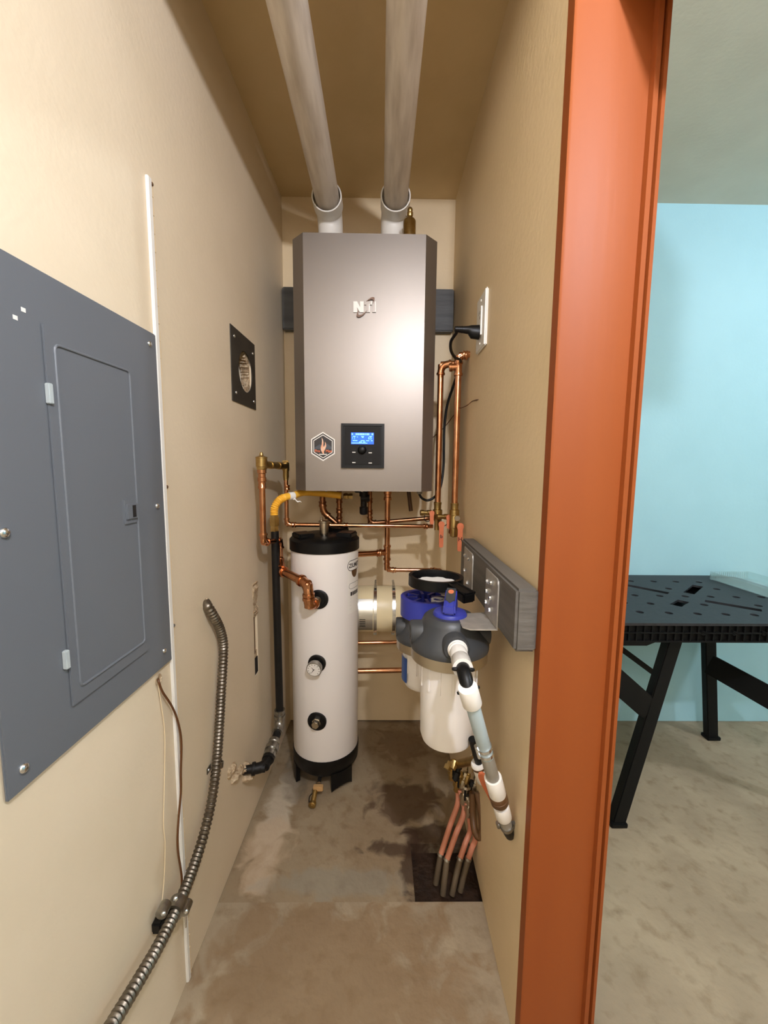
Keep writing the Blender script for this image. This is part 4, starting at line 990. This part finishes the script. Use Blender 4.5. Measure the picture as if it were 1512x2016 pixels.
# beam clamp holding the conduit
p = LWP(347, 1786, .031); dct = (LWP(312, 1862, .034)-LWP(380, 1710, .026)).normalized()
sd = V((1, -.0, 0)); up = V((0, 0, 1)); 
t2 = thing('conduit_clamp', 'dark two-screw clamp gripping the conduit against left wall', 'clamp', p)
body = MB().ring(p-dct*.012, dct, .0115, .0175, .024, 24).build('clamp_body', m_steel, t2)
e1, e2 = LWP(322, 1790, .022), LWP(366, 1786, .030)
for e in (e1, e2):
    dv = (e-p).normalized(); nrm = dct
    MB().lathe(e-dct*.010, dct, [(0, .0105), (.020, .0105)], 14).build('clamp_ear', m_steel, t2)
    screw(t2, e+V((.006, -.011, .004)), (.4, -.8, .3), .0045)
MB().lathe(e2+V((0, -.004, -.008)), (0, 0, -1), [(0, .0022), (.034, .0022)], 10).build('clamp_bolt', m_chrome, t2)
screw(t2, LWP(346, 1769, .042), (.5, -.7, .4), .0045)
MB().box(.001, .020, p.y-.035, p.y+.004, p.z-.018, p.z+.004, LW).build('back_plate', m_blackm, t2, bevel=.003)
# wires leaving the wall below the panel
ho = LWP(312, 1336)
tag(MB().tube(smooth([LWP(311, 1334, -.01), LWP(312, 1340, .006), LWP(320, 1362, .008), LWP(338, 1390, .010), LWP(350, 1420, .012), LWP(357, 1460, .012), LWP(356, 1520, .012), LWP(356, 1560, .012), LWP(351, 1620, .012), LWP(350, 1670, .012), LWP(358, 1730, .014), LWP(354, 1765, .02), LWP(349, 1776, .03)], 8), .0022, 8).build('brown_wire', m_wire), 'brown wire hanging from the wall hole below panel to the conduit clamp', 'wire')
tag(MB().tube(smooth([LWP(311, 1337, -.01), LWP(311, 1345, .003), LWP(317, 1385, .003), LWP(324, 1440, .003), LWP(324, 1520, .003), LWP(322, 1620, .003), LWP(325, 1660, .003), LWP(323, 1730, .003), LWP(318, 1785, .006)], 8), .0009, 6).build('thin_wire', m_wall2), 'thin pale wire hanging beside the white corner bead', 'wire')
mb = MB(); rg = []
for k in range(3):
    rg.append([LW(.003-.003*k, ho.y-.003+(.010+random.uniform(-.002, .003)-.003*k)*cos(2*pi*j/11), ho.z+(.010+random.uniform(-.003, .003)-.003*k)*sin(2*pi*j/11)) for j in range(11)])
hl = tag(mb.rings(rg[::-1]).build('wire_hole', m_plaster), 'chipped plaster hole below the panel where wires come out', 'hole')
mb = MB().lathe(LW(.0005, LWP(406, 1190).y, LWP(406, 1190).z), (1, 0, 0), [(0, .017), (.0025, .014), (.0025, .010)], 14)
tag(mb.build('conduit_hole', m_plaster), 'rough plaster edge where the steel conduit enters left wall', 'hole')
for (px, py) in ((297, 365), (329, 958), (343, 1228), (352, 1480), (363, 1715)):
    p = LWP(px, py); screw(bpy.data.objects['trim_5'], LW(.004, bead_y+.007, p.z), (1, 0, 0), .0035, m_brown if py < 1000 else m_steel, 'nail')

# ------------------------------------------------------------------ workshop: folding table and tray
TZ = .70; tx0, tx1, ty0, ty1 = .700, 1.545, 1.170, 1.725
t = thing('folding_work_table', 'black plastic folding work table with slotted top against blue wall', 'table', ((tx0+tx1)/2, (ty0+ty1)/2, 0))
ch = .03
outl = [(tx0+ch, ty0), (tx1-ch, ty0), (tx1, ty0+ch), (tx1, ty1-ch), (tx1-ch, ty1), (tx0+ch, ty1), (tx0, ty1-ch), (tx0, ty0+ch)]
holes = []
def rect(cx, cy, l, w_, a):
    c, s_ = cos(a), sin(a); return [(cx+c*u-s_*v, cy+s_*u+c*v) for u, v in ((-l/2, -w_/2), (l/2, -w_/2), (l/2, w_/2), (-l/2, w_/2))]
def mid(a, b): return ((a.x+b.x)/2, (a.y+b.y)/2, math.atan2(b.y-a.y, b.x-a.x), (b-a).length)
for a, b, w_ in (((1229, 1151), (1316, 1168), .030), ((1388, 1183), (1500, 1202), .030)):
    x, y, an, l = mid(G(*a, TZ), G(*b, TZ)); holes.append(rect(x, y, l, w_, an))
for a, b, w_ in (((1374, 1153), (1356, 1168), .034), ((1346, 1183), (1330, 1192), .034)):
    x, y, an, l = mid(G(*a, TZ), G(*b, TZ)); holes.append(rect(x, y, l, w_, an))
dogs = [(343, 215), (492, 217), (640, 219), (793, 222), (275, 258), (592, 265), (910, 268), (368, 309), (534, 313), (702, 316), (870, 318), (1040, 321), (1205, 321), (297, 357), (473, 364), (828, 372), (1186, 378), (402, 420), (594, 426), (783, 431), (970, 435), (1160, 439)]
for u, v in dogs:
    p = G(1140+u/3.36, 1080+v/3.36, TZ); holes.append([(p.x+.012*cos(2*pi*j/12), p.y+.012*sin(2*pi*j/12)) for j in range(12)])
# top with real holes: flat 2D curve with inner loops, extruded
cu = bpy.data.curves.new('t', 'CURVE'); cu.dimensions = '2D'; cu.fill_mode = 'BOTH'; cu.extrude = .004
for lpz in [outl]+holes:
    s_ = cu.splines.new('POLY'); s_.points.add(len(lpz)-1); s_.use_cyclic_u = True
    for i, (x, y) in enumerate(lpz): s_.points[i].co = (x, y, 0, 1)
o = bpy.data.objects.new('t', cu); COL.objects.link(o)
dg = bpy.context.evaluated_depsgraph_get(); dg.update()
me = bpy.data.meshes.new_from_object(o.evaluated_get(dg)); bpy.data.objects.remove(o); bpy.data.curves.remove(cu)
for v in me.vertices: v.co = v.co+V((0, 0, TZ-.004))-ORG[t.name]
me.name = 'table_top'; me.materials.clear(); me.materials.append(m_table)
o = bpy.data.objects.new('table_top', me); COL.objects.link(o); o.parent = t
MB().box(tx0+.02, tx1-.02, ty0+.02, ty1-.02, TZ-.040, TZ-.034).build('underside', m_tableleg, t)
# ribbed apron
n8 = len(outl)
ap = MB()
def inset(p, k): cx, cy = (tx0+tx1)/2, (ty0+ty1)/2; return (p[0]+(-k if p[0] > cx else k), p[1]+(-k if p[1] > cy else k))
io = [inset(p, .009) for p in outl]; ii = [inset(p, .013) for p in outl]
ap.rings([[V((x, y, TZ-.058)) for x, y in ii], [V((x, y, TZ-.058)) for x, y in io], [V((x, y, TZ-.008)) for x, y in io], [V((x, y, TZ-.008)) for x, y in ii]], closed=True)
ap.build('apron', m_tableleg, t)
for z0_, z1_ in ((TZ-.0605, TZ-.056), (TZ-.033, TZ-.029)):
    MB().rings([[V((x, y, z0_)) for x, y in ii], [V((x, y, z0_)) for x, y in outl], [V((x, y, z1_)) for x, y in outl], [V((x, y, z1_)) for x, y in ii]], closed=True).build('apron_rail', m_tableleg, t)
k = 0; x = tx0+ch+.004
while x < tx1-ch:
    MB().box(x-.0013, x+.0013, ty0+.0008, ty0+.012, TZ-.058, TZ-.008).build('apron_rib', m_tableleg, t); x += .0235
for px in (1385, 1446, 1504):
    p = A(px, 1252, ty0); MB().lathe((p.x, ty0+.010, TZ-.031), (0, -1, 0), [(0, .007), (.010, .007), (.010, .004), (.004, .004)], 14).build('apron_boss', m_tableleg, t)
y = ty0+ch
while y < ty1-ch:
    MB().box(tx0+.0008, tx0+.012, y-.0013, y+.0013, TZ-.058, TZ-.008).build('apron_rib', m_tableleg, t); y += .05
# corner block under the near left end
MB().prism([(tx0+.012, TZ-.058), (tx0+.16, TZ-.058), (tx0+.12, TZ-.075), (tx0+.012, TZ-.075)], lambda u, v, w_: V((u, w_, v)), ty0+.006, ty0+.07).build('leg_bracket', m_tableleg, t, bevel=.003)
def leg(a, b, w_, d_, name='leg', foot=True):
    a, b = V(a), V(b); ax = (b-a).normalized(); u = ax.cross(V((0, 1, 0))).normalized(); v = ax.cross(u)
    o = MB().hexa([p+u*su*w_/2+v*sv*d_/2 for p in (a, b) for su, sv in ((-1, -1), (1, -1), (1, 1), (-1, 1))]).build(name, m_tableleg, t, bevel=.003)
    if foot:
        MB().hexa([V((a.x+sx*(w_/2+.006), a.y+sy*(d_/2+.006), z)) for z in (0, .016) for sx, sy in ((-1, -1), (1, -1), (1, 1), (-1, 1))]).build('foot_cap', m_tableleg, o, bevel=.003)
    return o
la, lb_ = G(1212, 1620), A(1325, 1274, 1.215)
leg((la.x, la.y, .004), (lb_.x+.004, 1.222, TZ-.06), .043, .034)
m1 = A(1278, 1396, 1.215); leg(A(1160, 1292, 1.215), (m1.x, 1.215, m1.z), .072, .026, 'brace', False)
ra = G(1399, 1453); rb = A(1386, 1274, 1.60)
leg((ra.x, ra.y, .004), (rb.x-.006, 1.602, TZ-.05), .046, .03)
e0, e1_ = A(1398, 1308, 1.55), A(1560, 1398, 1.30)
leg(e0, e1_, .078, .026, 'brace', False)
leg((1.545, 1.23, .004), (1.40, 1.23, TZ-.06), .034, .03)
leg((.79, 1.66, .004), (.90, 1.66, TZ-.06), .034, .03)
leg(A(1205, 1264, 1.60), A(1305, 1338, 1.60), .022, .014, 'brace', False)
# clear plastic tray with low walls
m_clear = bpy.data.materials.new('clear_plastic'); m_clear.use_nodes = True
b = m_clear.node_tree.nodes['Principled BSDF']; b.inputs['Base Color'].default_value = rgb(226, 240, 238); b.inputs['Roughness'].default_value = .12
b.inputs['Transmission Weight'].default_value = .85; b.inputs['IOR'].default_value = 1.2; b.inputs['Alpha'].default_value = .75
c0 = G(1397, 1140, TZ); an = math.atan2((G(1512, 1177, TZ)-c0).y, (G(1512, 1177, TZ)-c0).x)
ux = V((cos(an), sin(an), 0)); vx = V((-sin(an), cos(an), 0))
if vx.x < 0: pass
t = thing('clear_tray', 'clear plastic ribbed tray lying on the black work table', 'tray', c0)
fn = lambda u, v, w_: c0+ux*u+vx*v+V((0, 0, TZ*0+w_))
LT, WT_, HT = .36, .17, .032
MB().box(0, LT, 0, WT_, 0.0005, .003, fn).build('tray_floor', m_clear, t)
for bx in ((0, LT, 0, .003), (0, LT, WT_-.003, WT_), (0, .003, .003, WT_-.003), (LT-.003, LT, .003, WT_-.003)):
    MB().box(bx[0], bx[1], bx[2], bx[3], .003, HT, fn).build('tray_wall', m_clear, t)
for k in range(1, 18): MB().box(.0005, .006, WT_*k/18-.0008, WT_*k/18+.0008, .003, HT-.002, fn).build('tray_rib', m_clear, t)
for k in range(1, 12): MB().box(LT*k/24-.0008, LT*k/24+.0008, .003, .007, .003, HT*.6, fn).build('tray_rib', m_clear, t)
